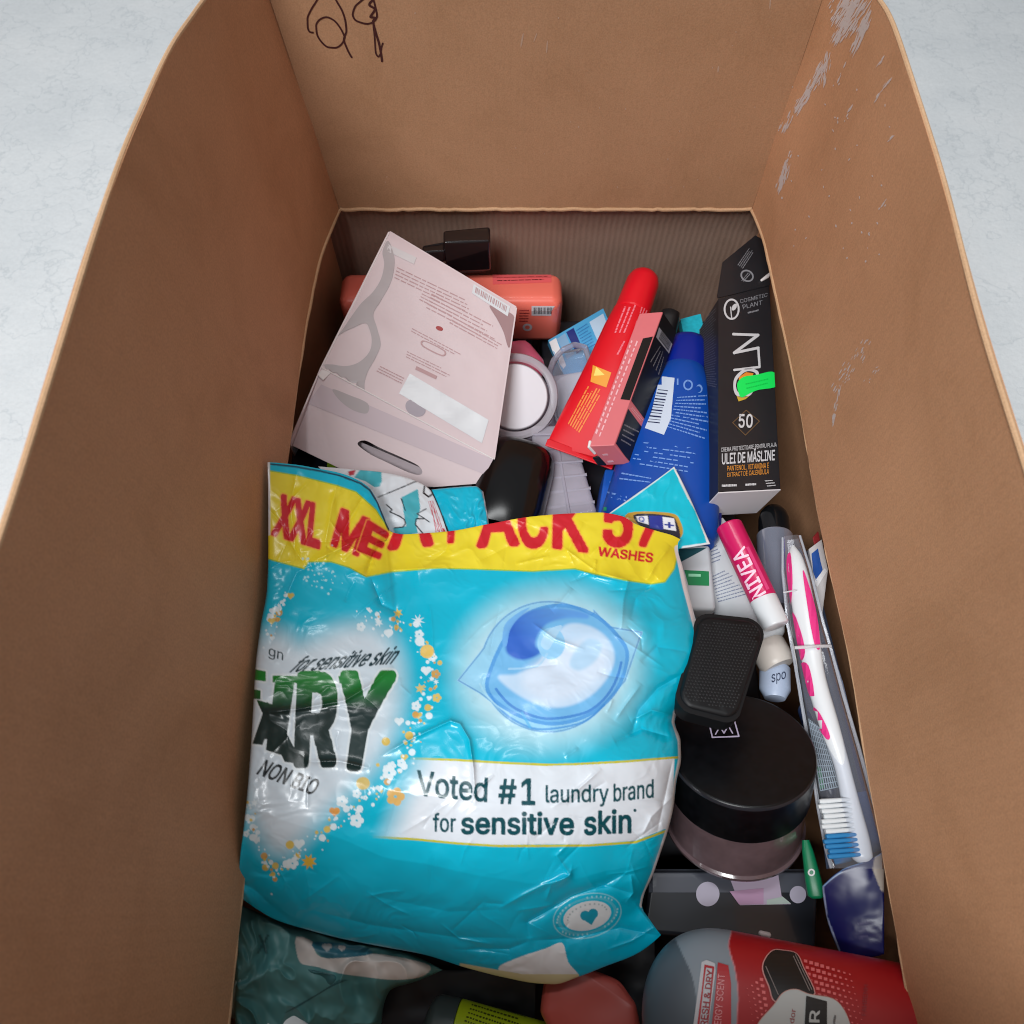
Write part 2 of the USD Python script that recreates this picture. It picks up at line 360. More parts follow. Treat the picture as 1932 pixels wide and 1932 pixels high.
# hinge lines, measured at rim height
def hinge(px):
    p = np.array([at(x, y, 0) for x, y in px]); o = np.argsort(p[:, 1]); return p[o, 1], p[o, 0]
Ly, Lx = hinge([(640, 400), (600, 508), (565, 696), (544, 852), (500, 1300), (465, 1600), (430, 1932)])
Ry, Rx = hinge([(1410, 380), (1444, 470), (1465, 567), (1507, 754), (1550, 997), (1598, 1216), (1637, 1451), (1672, 1640), (1700, 1800)])
YB = 0.545; YF = -0.125                              # back and front wall
from scipy.interpolate import PchipInterpolator
LX = PchipInterpolator(np.r_[YF, Ly], np.r_[Lx[0] + 0.003, Lx]); RX = PchipInterpolator(np.r_[YF, Ry], np.r_[Rx[0] - 0.004, Rx])
def rim(px, x0, lean):
    out = []
    for x, y in px:
        d = ray(x, y); t = (x0 + lean * CH) / (d[0] - lean * d[2]); p = CAM + d * t; out.append((p[1], p[2] - H0))
    out.sort(); return np.array(out)
LEAN_L, LEAN_R = -0.085, 0.012
rl = rim([(414, 0), (398, 29), (356, 99), (310, 203), (278, 276), (247, 357), (207, 466), (160, 594), (100, 756), (10, 1000), (-90, 1270)], -0.155, LEAN_L)
rr = rim([(1648, 0), (1667, 31), (1678, 55), (1686, 78), (1700, 124), (1722, 200), (1760, 330), (1830, 570), (1935, 930), (2000, 1155)], 0.214, LEAN_R)
def rimf(r, backh):
    y = np.r_[YF, r[:, 0], YB + 0.03]; h = np.r_[r[0, 1] - 0.002, r[:, 1], backh]
    return PchipInterpolator(y, h)
RL, RR = rimf(rl, 0.255), rimf(rr, 0.225)
def thick_sheet(A, n, th=0.0026):
    """A: nv x nu x 3 points of the visible face, n: outward normals; closed sheet"""
    nv, nu = A.shape[:2]; B = A + n * th
    V = np.vstack([A.reshape(-1, 3), B.reshape(-1, 3)]); F = grid_faces(nu, nv); k = nu * nv; Fs = [F, F[:, ::-1] + k]
    rimi = np.r_[np.arange(nu), np.arange(1, nv) * nu + nu - 1, (nv - 1) * nu + np.arange(nu - 2, -1, -1), np.arange(nv - 2, 0, -1) * nu]
    a, b = rimi, np.roll(rimi, -1); Fs += [np.stack([a, a + k, b + k], 1), np.stack([a, b + k, b], 1)]
    return trimesh.Trimesh(V, np.vstack(Fs), process=False)
def side_flap(XF, RF, lean, sgn, bulge):
    ys = np.linspace(YF, YB + 0.004, 90); w = np.linspace(0, 1, 40); A = np.zeros((40, 90, 3))
    for j, y in enumerate(ys):
        h = RF(y) * w; x = XF(min(y, YB)) + lean * h + sgn * bulge * np.sin(np.pi * w) * np.sin(np.pi * np.clip((y - YF) / (YB - YF), 0, 1))
        x = x + sgn * 0.0016 * (meshkit.noise(np.stack([h * 14, np.full_like(h, y * 9), h * 0], 1), 3) - 0.5)
        A[:, j] = np.stack([x, y + 0.05 * h * max(0, (y - 0.35) / 0.2), H0 + h], 1)
    n = np.zeros_like(A); n[..., 0] = sgn
    return thick_sheet(A, n)
fl_left = box.part('flap', side_flap(LX, RL, LEAN_L, -1, 0.004), card, smooth=40, label='shaded tall side flap on the handwritten number side')
fl_right = box.part('flap', side_flap(RX, RR, LEAN_R, 1, 0.003), card, smooth=40, label='side flap with white paint scuffs')
w = np.linspace(0, 1, 30); s = np.linspace(0, 1, 60); A = np.zeros((30, 60, 3))
for i, a in enumerate(w):
    h = 0.235 * a; x0, x1 = LX(YB) + LEAN_L * h - 0.0005, RX(YB) + LEAN_R * h + 0.0005
    A[i] = np.stack([x0 + (x1 - x0) * s, YB + 0.05 * h + 0.004 * np.sin(np.pi * a) * np.sin(np.pi * s), np.full(60, H0 + h)], 1)
n = np.zeros_like(A); n[..., 1] = 1
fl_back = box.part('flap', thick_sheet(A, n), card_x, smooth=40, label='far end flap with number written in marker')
# walls below the hinges: bellied outwards a little
def wall(side):
    w = np.linspace(0, 1, 48); s = np.linspace(0, 1, 60); A = np.zeros((48, 60, 3))
    for i, a in enumerate(w):
        z = H0 - 0.001 - a * (H0 - 0.006); q_ = min(a / 0.11, 1); b = 0.003 + 0.015 * q_ * q_ * (3 - 2 * q_) + 0.012 * np.sin(np.pi * min(a * 1.4, 1)) * np.sin(np.pi * s)
        if side == 'l': y = YF - 0.004 + (YB + 0.016 - YF) * s; x = LX(np.clip(y, YF, YB)) - b; n = (-1, 0, 0)
        if side == 'r': y = YF - 0.004 + (YB + 0.016 - YF) * s; x = RX(np.clip(y, YF, YB)) + b; n = (1, 0, 0)
        if side == 'b': x = LX(YB) - 0.024 + (RX(YB) - LX(YB) + 0.048) * s; y = np.full(60, YB + 0.006) + 0.3 * (b - 0.004); n = (0, 1, 0)
        if side == 'f': x = LX(YF) - 0.024 + (RX(YF) - LX(YF) + 0.048) * s; y = np.full(60, YF - 0.002) - 0.3 * (b - 0.004); n = (0, -1, 0)
        A[i] = np.stack([x, y, np.full(60, z)], 1)
    N = np.zeros_like(A) + np.array(n, float)
    return thick_sheet(A, N)
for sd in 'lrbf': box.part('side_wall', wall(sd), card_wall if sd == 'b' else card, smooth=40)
bt = trimesh.creation.box((RX(0.2) - LX(0.2) + 0.05, YB - YF + 0.03, 0.005)); bt.apply_translation(((RX(.2) + LX(.2)) / 2, (YB + YF) / 2, 0.0035)); box.part('bottom_panel', bt, card)
# folded edge of the board along each hinge
ys = np.linspace(YF, YB, 80)
wob = lambda k: 0.0007 * (meshkit.noise(np.stack([np.arange(80) * 0.9, np.full(80, k), np.zeros(80)], 1), 5) - 0.5)
box.part('fold_edge', tube(np.stack([LX(ys) - 0.0008 + wob(1), ys, np.full(80, H0 - 0.0005) + wob(2)], 1), 0.0016), card_edge)
box.part('fold_edge', tube(np.stack([RX(ys) + 0.0008 + wob(3), ys, np.full(80, H0 - 0.0005) + wob(4)], 1), 0.0016), card_edge)
xs = np.linspace(LX(YB), RX(YB), 80)
box.part('fold_edge', tube(np.stack([xs, np.full(80, YB + 0.0005) + wob(5), np.full(80, H0) + wob(6) * 2], 1), 0.0019), card_edge)
# lighter cut edges along the top of the flaps
yr = np.linspace(YF, YB, 90)
box.part('cut_edge', tube(np.stack([LX(yr) + LEAN_L * RL(yr) - .0013, yr + 0.05 * RL(yr) * np.clip((yr - .35) / .2, 0, 9), H0 + RL(yr) - .0004], 1), 0.0014), card_edge)
box.part('cut_edge', tube(np.stack([RX(yr) + LEAN_R * RR(yr) + .0013, yr + 0.05 * RR(yr) * np.clip((yr - .35) / .2, 0, 9), H0 + RR(yr) - .0004], 1), 0.0014), card_edge)
# near flap, standing up like the others
w = np.linspace(0, 1, 14); s = np.linspace(0, 1, 30); A = np.zeros((14, 30, 3))
for i, a in enumerate(w):
    h = 0.265 * a; x0, x1 = LX(YF) + LEAN_L * min(h, RL(YF)), RX(YF) + LEAN_R * h
    A[i] = np.stack([x0 + (x1 - x0) * s, np.full(30, YF + 0.02 * a), np.full(30, H0 + h)], 1)
n = np.zeros_like(A); n[..., 1] = -1
box.part('flap', thick_sheet(A, n), card, smooth=40, label='near end flap')
# handwriting: the number in dark marker
zz = lambda pts: [(503 + x * 0.2083, y * 0.2083) for x, y in pts]
sm = lambda pts, k=8: [tuple(q) for q in curve([(*p, 0) for p in pts], len(pts) * k)[:, :2]]
ink6 = unary_union([strokes(sm(zz(p)), wd) for p, wd in [
    ([(490, -70), (455, 0), (400, 90), (370, 170), (372, 240), (390, 285), (420, 292)], 3.2),
    ([(600, -60), (630, 0), (690, 110), (715, 200), (722, 280), (700, 350), (725, 430), (770, 515)], 3.4),
    ([(705, 330), (660, 240), (600, 175), (540, 152), (480, 175), (448, 230), (455, 300), (500, 380), (560, 425), (620, 430), (680, 395), (708, 330)], 3.2),
    ([(900, -30), (850, 10), (800, 60), (780, 130), (800, 175), (850, 200), (910, 213), (960, 200), (1000, 140), (985, 60), (960, -30)], 3.4),
    ([(960, 0), (930, 40), (980, 80), (940, 150), (985, 160), (965, 190), (985, 280), (1020, 400), (1045, 550)], 4.2),
    ([(963, 200), (978, 330), (990, 480), (1012, 510), (1035, 470), (1040, 430), (1052, 390)], 3.0)]])
deco(box, fl_back, 'handwritten_number', ink6, INK('marker', (62, 24, 22), 0.5), cell=40)
# white scuffs on the bright flap
sc = M('scuff_white', C(222, 214, 212), 0.6, alpha=0.7)
r = random.Random(5); sl = []
def scuff(p0, p1, wd, nn, ln):
    p0, p1 = np.array(p0, float), np.array(p1, float); d = p1 - p0; dn = unit(d); nrm = np.array([-dn[1], dn[0]])
    for _ in range(nn):
        c = p0 + d * r.random() + nrm * r.gauss(0, wd * 0.35); L = ln * r.uniform(.3, 1.2); q = r.uniform(.35, 1.5); a = dn * L / 2; b = nrm * q
        sl.append(Polygon([c - a, c - a * .3 + b, c + a * .4 + b * .8, c + a, c + a * .3 - b, c - a * .5 - b * .7]))
z4 = lambda x, y: (1308 + x * 0.2604, y * 0.2604)
for a, b, wd, nn, ln in [((1200, -20), (1075, 180), 40, 190, 30), ((1120, 160), (1040, 300), 20, 60, 28), ((1285, 90), (1160, 370), 12, 70, 34), ((985, 390), (930, 640), 11, 34, 22), ((950, 470), (745, 810), 9, 110, 26),
                         ((715, 820), (640, 1000), 10, 14, 22), ((720, 1080), (690, 1160), 5, 8, 10), ((680, 1180), (622, 1380), 9, 70, 20), ((1120, 440), (1050, 590), 3, 6, 14), ((1400, 390), (1340, 480), 3, 5, 16), ((1440, 560), (1300, 760), 4, 12, 18),
                         ((1170, 740), (1095, 880), 3, 5, 16), ((1445, 990), (1385, 1050), 3, 5, 12), ((1410, 1440), (1340, 1540), 3, 4, 14)]:
    scuff(z4(*a), z4(*b), wd, nn, ln)
for _ in range(46): c = z4(r.uniform(620, 1430), r.uniform(600, 1900)); sl.append(ell(*c, r.uniform(.7, 1.7), r.uniform(1, 3.2), r.uniform(-40, 40)))
for a, b, wd, nn, ln in [((1640, 640), (1590, 720), 14, 26, 13), ((1660, 690), (1630, 730), 10, 10, 8), ((1588, 720), (1572, 800), 6, 22, 14), ((1620, 660), (1570, 740), 8, 18, 12)]: scuff(a, b, wd, nn, ln)
deco(box, fl_right, 'paint_scuff', unary_union(sl), sc, cell=40, kind='stuff')
sl2 = [ell(1355, 130, 1.6, 6, 8), ell(985, 75, 1.5, 14, 10), ell(1032, 88, 1.3, 12, 5), ell(1010, 70, 1, 9, 20), ell(1180, 205, 1, 2), ell(1260, 300, 1, 2), ell(1453, 5, 1.3, 12, 6)] + [ell(r.uniform(700, 1480), r.uniform(20, 360), r.uniform(.6, 1.2), r.uniform(.8, 2)) for _ in range(30)]
deco(box, fl_back, 'pale_speck', unary_union(sl2), M('speck_pale', C(200, 170, 150), 0.7, alpha=0.6), kind='stuff')
box.done()

# ================================================================== hidden layer that carries the rest
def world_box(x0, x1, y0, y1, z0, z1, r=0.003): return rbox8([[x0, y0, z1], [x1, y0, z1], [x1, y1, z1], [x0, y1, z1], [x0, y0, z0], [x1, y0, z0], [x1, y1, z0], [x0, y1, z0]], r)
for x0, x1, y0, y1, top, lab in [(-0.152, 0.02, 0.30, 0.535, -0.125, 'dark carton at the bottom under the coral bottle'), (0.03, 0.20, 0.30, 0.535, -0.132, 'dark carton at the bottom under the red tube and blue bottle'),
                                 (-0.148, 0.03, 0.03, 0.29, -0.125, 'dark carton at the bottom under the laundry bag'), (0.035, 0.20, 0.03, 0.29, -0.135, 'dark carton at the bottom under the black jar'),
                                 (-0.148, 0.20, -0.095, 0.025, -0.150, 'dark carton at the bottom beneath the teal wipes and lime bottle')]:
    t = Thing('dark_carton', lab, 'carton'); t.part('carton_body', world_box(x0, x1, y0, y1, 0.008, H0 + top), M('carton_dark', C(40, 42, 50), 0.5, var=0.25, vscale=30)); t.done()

# ================================================================== CORAL BOTTLE against the back wall
coral = M('coral_plastic', C(246, 120, 102), 0.32, var=0.03, vscale=30, coat_weight=0.2)
t = Thing('coral_bottle', 'coral pink square plastic bottle lying along the back wall', 'bottle')
b = t.part('body', hull_pts([[x, y, H0 + z] for x in (-0.152, 0.037) for y in (0.506, 0.526) for z in (-0.112, -0.074)], 0.0105).subdivide(), coral, smooth=60)
deco(t, b, 'printed_panel', P((928, 490), (1044, 488), (1046, 533), (930, 537)), INK('coral_print', (238, 98, 100), 0.35))
deco(t, b, 'fine_print', lines([(936, 494), (1040, 492), (1042, 530), (938, 533)], 7, .3, 4), INK('coral_dark', (205, 70, 80)), kind='stuff')
l = deco(t, b, 'barcode_label', P((1003, 577), (1049, 577), (1049, 595), (1003, 595)), INK('label_grey', (205, 205, 210)))
deco(t, b, 'barcode', barcode([(1004, 578), (1048, 578), (1048, 594), (1004, 594)]), black_ink, off=0.0005, kind='stuff')
deco(t, b, 'recycling_mark', ell(995, 617, 9, 7).difference(ell(995, 617, 4.5, 3.5)), INK('label_grey', (205, 205, 210)))
deco(t, b, 'fine_print', lines([(980, 583), (1000, 583), (1000, 608), (980, 608)], 5, .4, 9), INK('coral_deep', (150, 40, 45)), kind='stuff')
t.done()
# black glossy pump on the bottle
gl = M('black_gloss', C(26, 18, 20), 0.12, coat_weight=0.5)
t = Thing('black_pump_cap', 'glossy black square cap with a small spout on the coral bottle', 'cap')
def bx(px0, px1, py_t, py_b, h, dh):
    a, bb, c, d = at(px0, py_t, h), at(px1, py_t - 8, h), at(px1, py_b - 3, h), at(px0, py_b, h)
    return np.vstack([[a, bb, c, d], np.array([a, bb, c, d]) - [0, 0, dh]])
t.part('cap', rbox8(bx(836, 925, 434, 458, -0.010, 0.036), 0.0025), gl)
t.part('spout', rbox8(bx(796, 840, 462, 477, -0.020, 0.014), 0.0025), gl)
t.part('collar', rbox8(bx(852, 918, 478, 494, -0.046, 0.018), 0.003), gl)
t.done()

# ================================================================== PALE PINK GIFT CARTON
pink = M('carton_pink', C(216, 197, 200), 0.42, var=0.02, vscale=25, bump=0.05, bscale=300)
pink_in = M('carton_pink_inside', C(205, 190, 196), 0.6)
t = Thing('gift_carton', 'pale pink carton with a grey wave print and a handle slot', 'carton')
TL, TR, BR, BL = (735, 438, 0.004), (973, 580, -0.022), (931, 866, -0.045), (607, 694, -0.016)
SL, SR = (547, 836, -0.028), (906, 916, -0.060)
A, B, Cc, D = at(*TL), at(*TR), at(*BR), at(*BL); nn = unit(np.cross(Cc - A, D - B)); nn = nn if nn @ (CAM - A) > 0 else -nn
dep = 0.046
# front panel (slightly creased by use)
def panel(a, b, c, d, thick, nu=40, nv=40, warp_=0.0012, seed=1, bow=0.0):
    s = np.linspace(0, 1, nu)[None, :, None]; w = np.linspace(0, 1, nv)[:, None, None]
    G = (1 - s) * (1 - w) * a + s * (1 - w) * b + s * w * c + (1 - s) * w * d
    n = unit(np.cross(c - a, d - b)); n = n if n @ (CAM - a) > 0 else -n
    e = (4 * s * (1 - s) * 4 * w * (1 - w)) ** 0.5
    G = G + n * (warp_ * (meshkit.fbm(G * 30, 3, seed) - 0.5)[..., None] * e + bow * e)
    return thick_sheet(G, np.zeros_like(G) - n, thick)
front = t.part('front_panel', panel(A, B, Cc, D, 0.0012, warp_=0.004, seed=2, bow=0.0015), pink, smooth=40)
S1, S2 = at(*SL), at(*SR)
# slot panel, with the slot cut through
sn = unit(np.cross(Cc - S1, S2 - D)); sn = sn if sn @ (CAM - S1) > 0 else -sn
o_ = D; ex = unit(Cc - D); ey = unit(np.cross(sn, ex)); ey = ey if ey @ (S1 - D) > 0 else -ey
pl = lambda p: np.array([(p - o_) @ ex, (p - o_) @ ey])
def pix_plane(x, y, o=o_, n=sn):
    d = ray(x, y); return CAM + d * (((o - CAM) @ n) / (d @ n))
slot_px = smoothpoly([(676, 840), (690, 833), (720, 848), (760, 866), (788, 880), (798, 892), (792, 899), (770, 893), (730, 874), (700, 859)], 6)
slot = Polygon([pl(pix_plane(x, y)) for x, y in slot_px.exterior.coords])
pol = Polygon([pl(D), pl(Cc), pl(S2), pl(pix_plane(820, 922)), pl(pix_plane(735, 914)), pl(pix_plane(640, 884)), pl(S1)]).difference(slot)
ex_m = trimesh.creation.extrude_polygon(pol, 0.0012, engine='earcut'); ex_m.vertices = o_ + ex_m.vertices[:, :1] * ex + ex_m.vertices[:, 1:2] * ey - ex_m.vertices[:, 2:3] * sn
slot_p = t.part('handle_panel', ex_m, pink, smooth=False)
# sides and back of the carton
t.part('side_panel', slab([A, D, S1, S1 - nn * dep * .5 ], 0.001, 0.0004, n=unit(np.cross(D - A, nn))) if False else trimesh.convex.convex_hull(np.vstack([A, D, S1, A - nn * dep, D - nn * dep, S1 - nn * dep]) if False else np.array([A, D, A - nn * dep, D - nn * dep, S1, S1 - nn * dep * .6]) + unit(B - A) * 0.0 ), pink, smooth=False) if False else None
def quad_panel(a, b, c, d, th=0.0012): return panel(a, b, c, d, th, 6, 6, 0.0003)
t.part('side_panel', quad_panel(A, A - nn * dep, D - nn * dep, D), pink, smooth=False)
t.part('side_panel', quad_panel(D, D - nn * dep, S1 - nn * dep * .75, S1), pink, smooth=False)
t.part('side_panel', quad_panel(B, B - nn * dep, Cc - nn * dep, Cc), pink, smooth=False)
t.part('side_panel', quad_panel(Cc, Cc - nn * dep, S2 - nn * dep * .75, S2), pink, smooth=False)
t.part('top_panel', quad_panel(A, B, B - nn * dep, A - nn * dep), pink, smooth=False)
t.part('back_panel', quad_panel(A - nn * dep, B - nn * dep, S2 - nn * dep * .75, S1 - nn * dep * .75), pink_in, smooth=False)
gw = INK('carton_grey', (176, 166, 168), 0.4); gt = INK('carton_text', (186, 150, 152), 0.5); gm = INK('carton_mauve', (200, 183, 190), 0.4)
z1 = lambda *p: [(503 + x * .3125, 352 + y * .3125) for x, y in p]
wave = smoothpoly(z1((740, 335), (765, 400), (772, 470), (750, 580), (690, 690), (645, 770), (665, 850), (688, 950), (660, 1030), (610, 1120), (590, 1200), (595, 1275), (500, 1225), (420, 1170), (350, 1085), (390, 1075), (480, 1085), (560, 1060), (620, 1000), (635, 930), (620, 860), (595, 825), (530, 850), (450, 890), (370, 960), (330, 1060), (315, 1040), (440, 890), (560, 720), (640, 640), (690, 560), (710, 470), (700, 400), (720, 340)), 6)
deco(t, front, 'wave_print', wave, gw, cell=30)
deco(t, front, 'wave_print', smoothpoly(z1((1345, 720), (1420, 745), (1490, 780), (1490, 860), (1470, 960), (1455, 965), (1430, 880), (1390, 800)), 6), INK('carton_brown', (160, 128, 130), 0.4), cell=30)
deco(t, front, 'pale_label', P(*z1((865, 1130), (1340, 1410), (1300, 1550), (800, 1250))), INK('label_pale', (216, 218, 222), 0.25))
deco(t, front, 'round_mark', ell(784, 770, 20, 15, 30).intersection(P((760, 745), (806, 775), (800, 795), (755, 790))), INK('carton_mark', (165, 155, 165), 0.4), off=0.0004)
deco(t, front, 'tape', P(*z1((735, 350), (905, 430), (890, 470), (725, 390))), INK('tape', (214, 208, 210), 0.2))
bl2 = deco(t, front, 'pale_label', P(*z1((1250, 590), (1470, 725), (1455, 785), (1240, 645))), INK('label_pale', (216, 218, 222), 0.25), off=0.0005)
deco(t, front, 'barcode', barcode(z1((1255, 600), (1460, 727), (1450, 770), (1248, 642)), 30, 6), gt, off=0.0008, kind='stuff')
deco(t, front, 'fine_print', unary_union([lines(z1((790, 480), (1250, 700), (1215, 770), (770, 560)), 4, .3, 11), lines(z1((1000, 640), (1420, 860), (1380, 960), (960, 740)), 5, .3, 12), lines(z1((1130, 780), (1440, 960), (1430, 1010), (1100, 830)), 3, .35, 13), lines(z1((880, 850), (1180, 1010), (1170, 1040), (870, 880)), 2, .35, 14),
     lines(z1((850, 990), (1120, 1120), (1110, 1170), (840, 1035)), 3, .35, 15), lines(z1((690, 1080), (850, 1160), (820, 1200), (660, 1120)), 3, .4, 16), lines(z1((940, 640), (1180, 760), (1150, 810), (920, 690)), 3, .3, 17)]), gt, kind='stuff', cell=60)
deco(t, front, 'printed_line', P(*z1((905, 1085), (1030, 1145), (1022, 1165), (897, 1105))), gt)
deco(t, front, 'oval_outline', smoothpoly(z1((950, 930), (1075, 990), (1060, 1025), (940, 965)), 6).difference(smoothpoly(z1((958, 937), (1066, 992), (1055, 1016), (948, 962)), 6)), gt)
deco(t, front, 'small_emblem', ell(829, 620, 7, 4, 20), INK('emblem_red', (165, 60, 60)))
deco(t, slot_p, 'shade_band', P(*z1((330, 1195), (1370, 1650), (1345, 1750), (250, 1310))), gm)
deco(t, slot_p, 'wave_print', smoothpoly(z1((400, 1225), (500, 1260), (610, 1310), (605, 1370), (520, 1350), (440, 1290)), 6), gw, off=0.0005)
deco(t, slot_p, 'round_mark', smoothpoly(z1((845, 1430), (975, 1490), (950, 1545), (880, 1530)), 6) if False else ell(782, 768, 1, 1), gw)
# torn white corners
wc = M('torn_paper', C(235, 228, 228), 0.8)
t.part('torn_corner', hull_pts([D + (Cc - D) * .01 - nn * .001, D + (Cc - D) * .05 - nn * .0005, D + (S1 - D) * .12 + (Cc - D) * .03, D + (S1 - D) * .1], 0.0009), wc)
t.part('crease_edge', tube([D + sn * .0002, (D + Cc) / 2 + sn * .0004, Cc + sn * .0002], .0006, 6), wc)
t.part('crease_edge', tube([A + nn * .0002, (A + D) / 2, D + nn * .0002], .0005, 6), wc)
t.part('inner_flap', panel(pix_plane(672, 828) - sn * .006, pix_plane(812, 888) - sn * .006, pix_plane(808, 925) - sn * .009, pix_plane(668, 870) - sn * .009, 0.001, 6, 6, 0), pink_in, smooth=False)
t.done()

# ================================================================== small things behind the gift carton
t = Thing('navy_carton', 'dark navy carton tucked beneath the pink gift carton beside the wall', 'carton')
nb = t.part('carton_body', slab(Q4((552, 842, -0.055), (655, 860, -0.055), (655, 930, -0.055), (545, 930, -0.055)), 0.04, 0.0015), M('navy_card', C(18, 26, 44), 0.45))
deco(t, nb, 'lime_mark', ell(626, 878, 9, 8), INK('lime', (150, 190, 40)))
t.done()

# ================================================================== CLEAR JAR with white disc
clear = M_clear('clear_plastic', (0.93, 0.93, 0.96), 0.10, (0.75, 0.73, 0.8))
c0 = at(972, 748, -0.060); ax = unit(CAM - c0 + np.array([0.03, 0.05, 0.05])); k = mpp(972, 748, -0.06)
t = Thing('cosmetic_jar', 'round clear jar with a white disc lid beside the gift carton', 'jar')
t.part('clear_rim', loft(c0 - ax * .030, c0, [(0, 80 * k, 80 * k, 2), (.93, 82 * k, 82 * k, 2), (1, 80 * k, 80 * k, 2), (1, 70 * k, 70 * k, 2), (.96, 66 * k, 66 * k, 2)], 64, up=(0, 1, 0), caps=False), M_clear('clear_rim', (0.82, 0.8, 0.84), 0.45, (0.62, 0.57, 0.63), 0.3), smooth=45)
t.part('white_disc', loft(c0 - ax * .016, c0 - ax * .002, [(0, 63 * k, 63 * k, 2), (.8, 63 * k, 63 * k, 2), (.95, 61.5 * k, 61.5 * k, 2), (1, 59 * k, 59 * k, 2)], 64, up=(0, 1, 0)), M('disc_white', C(222, 218, 224), 0.35), smooth=45)
t.part('jar_body', loft(c0 - ax * .056, c0 - ax * .031, [(0, 62 * k, 62 * k, 2), (.1, 68 * k, 68 * k, 2), (1, 72 * k, 72 * k, 2)], 48, up=(0, 1, 0)), M('jar_milky', C(190, 176, 186), 0.3), smooth=45)
t.done()
t = Thing('pink_cap', 'rose pink rounded cap peeping between coral bottle and clear jar', 'cap')
t.part('cap', hull_pts([at(962, 665, -0.088), at(985, 662, -0.088), at(1008, 690, -0.09), at(1000, 720, -0.092), at(955, 700, -0.09)], 0.010).subdivide(), M('rose_plastic', C(206, 92, 122), 0.35), smooth=60)
t.done()
# clear blister with a white sachet inside
t = Thing('clear_blister', 'clear domed plastic blister beside the red tube', 'blister pack')
hoop = [at(x, y, h) for x, y, h in [(1036, 705, -.088), (1044, 680, -.084), (1062, 660, -.080), (1084, 650, -.079), (1104, 655, -.081), (1112, 680, -.085)]]
hp = curve([(*p,) for p in hoop], 30) if False else np.array([np.interp(np.linspace(0, 5, 40), range(6), [q[i] for q in hoop]) for i in range(3)]).T
t.part('dome_rim', tube(hp, 0.0026), M_clear('clear_rim2', (0.8, 0.8, 0.86), 0.3, (0.55, 0.52, 0.6)))
t.part('dome', hull_pts([at(1040, 715, -.095), at(1062, 675, -.092), at(1098, 668, -.092), at(1110, 720, -.095), at(1060, 790, -.1)], 0.006), clear, smooth=60)
t.done()
t = Thing('white_sachet', 'white paper sachet inside the clear blister', 'sachet')
t.part('sachet', panel(at(1030, 712, -.105), at(1105, 700, -.1), at(1100, 800, -.105), at(1058, 812, -.108), 0.002, 24, 24, 0.002, 8, 0.006), M('sachet_white', C(214, 214, 222), 0.5))
t.done()
t = Thing('blue_grey_packet', 'grey blue foil packet behind the white sachet', 'packet')
t.part('packet', panel(at(1035, 690, -.118), at(1135, 660, -.118), at(1120, 850, -.118), at(1040, 850, -.12), 0.006, 24, 24, 0.008, 12), M('packet_bluegrey', C(120, 140, 165), 0.35))
t.done()
# clear ribbed tray
t = Thing('clear_tray', 'milky clear ribbed plastic tray beside the black bottle', 'tray')
tr = M_clear('tray_plastic', (0.86, 0.84, 0.9), 0.45, (0.66, 0.62, 0.70), 0.1)
t.part('tray_body', slab(Q4((1000, 800, -.078), (1078, 800, -.076), (1128, 968, -.07), (1020, 985, -.074)), 0.04, 0.004), tr)
for k2 in range(6):
    f = (k2 + .7) / 6.4; a = at(1004 + 20 * f, 800 + 180 * f, -.0765); bb = at(1080 + 47 * f, 800 + 165 * f, -.0725)
    t.part('rib', tube([a, (a + bb) / 2, bb], 0.0014, 6), tr)
t.part('rib', tube([at(1048, 805, -.0765), at(1062, 900, -.074), at(1075, 975, -.0715)], 0.0014, 6), tr)
t.done()
t = Thing('lilac_bottle', 'pale lilac translucent bottle lying beneath the clear tray', 'bottle')
t.part('body', loft(at(1010, 775, -.122), at(1085, 990, -.115), [(0, .006, .006, 2), (.04, .014, .012, 2.4), (.5, .021, .016, 2.6), (1, .022, .016, 2.6)]), M('lilac', C(204, 192, 208), 0.3), smooth=50)
t.done()

# ================================================================== BLACK ROUNDED BOTTLE
t = Thing('black_bottle', 'glossy black rounded bottle between pink gift carton and yellow bag edge', 'bottle')
blk = M('black_satin', C(12, 11, 13), 0.16)
t.part('body', loft(at(985, 846, -.075), at(940, 1010, -.068), [(0, .003, .003, 2), (.006, .012, .010, 2.1), (.02, .0185, .015, 2.2), (.05, .0245, .020, 2.3), (.1, .0285, .0235, 2.45), (.17, .0305, .0255, 2.5), (.3, .0315, .0265, 2.6), (.75, .0315, .0265, 2.6), (1, .028, .022, 2.6)], 64), blk, smooth=70)
t.done()

# ================================================================== light blue packet, turquoise packet behind
t = Thing('light_blue_packet', 'light blue packet with white and navy stripes behind the red tube', 'packet')
pk = t.part('packet', panel(at(1034, 642, -.1), at(1138, 582, -.098), at(1168, 650, -.1), at(1070, 720, -.104), 0.008, 30, 30, 0.004, 5), M('packet_sky', C(82, 170, 218), 0.3))
deco(t, pk, 'navy_stripe', P((1068, 627), (1082, 619), (1100, 660), (1088, 668)), INK('navy', (28, 44, 120)))
deco(t, pk, 'white_stripe', P((1036, 646), (1049, 638), (1068, 690), (1060, 700)), white_ink)
deco(t, pk, 'white_panel', P((1112, 608), (1138, 592), (1155, 640), (1130, 650)), INK('pale_blue', (190, 214, 236)))
deco(t, pk, 'pale_panel', P((1050, 640), (1066, 629), (1084, 668), (1070, 678)), INK('mid_blue', (130, 170, 205)))
deco(t, pk, 'fine_print', lines([(1086, 622), (1108, 608), (1128, 650), (1106, 662)], 8, .35, 3), INK('mid2', (40, 110, 180)), kind='stuff')
t.done()
t = Thing('turquoise_packet', 'small turquoise packet between blue bottle and black carton', 'packet')
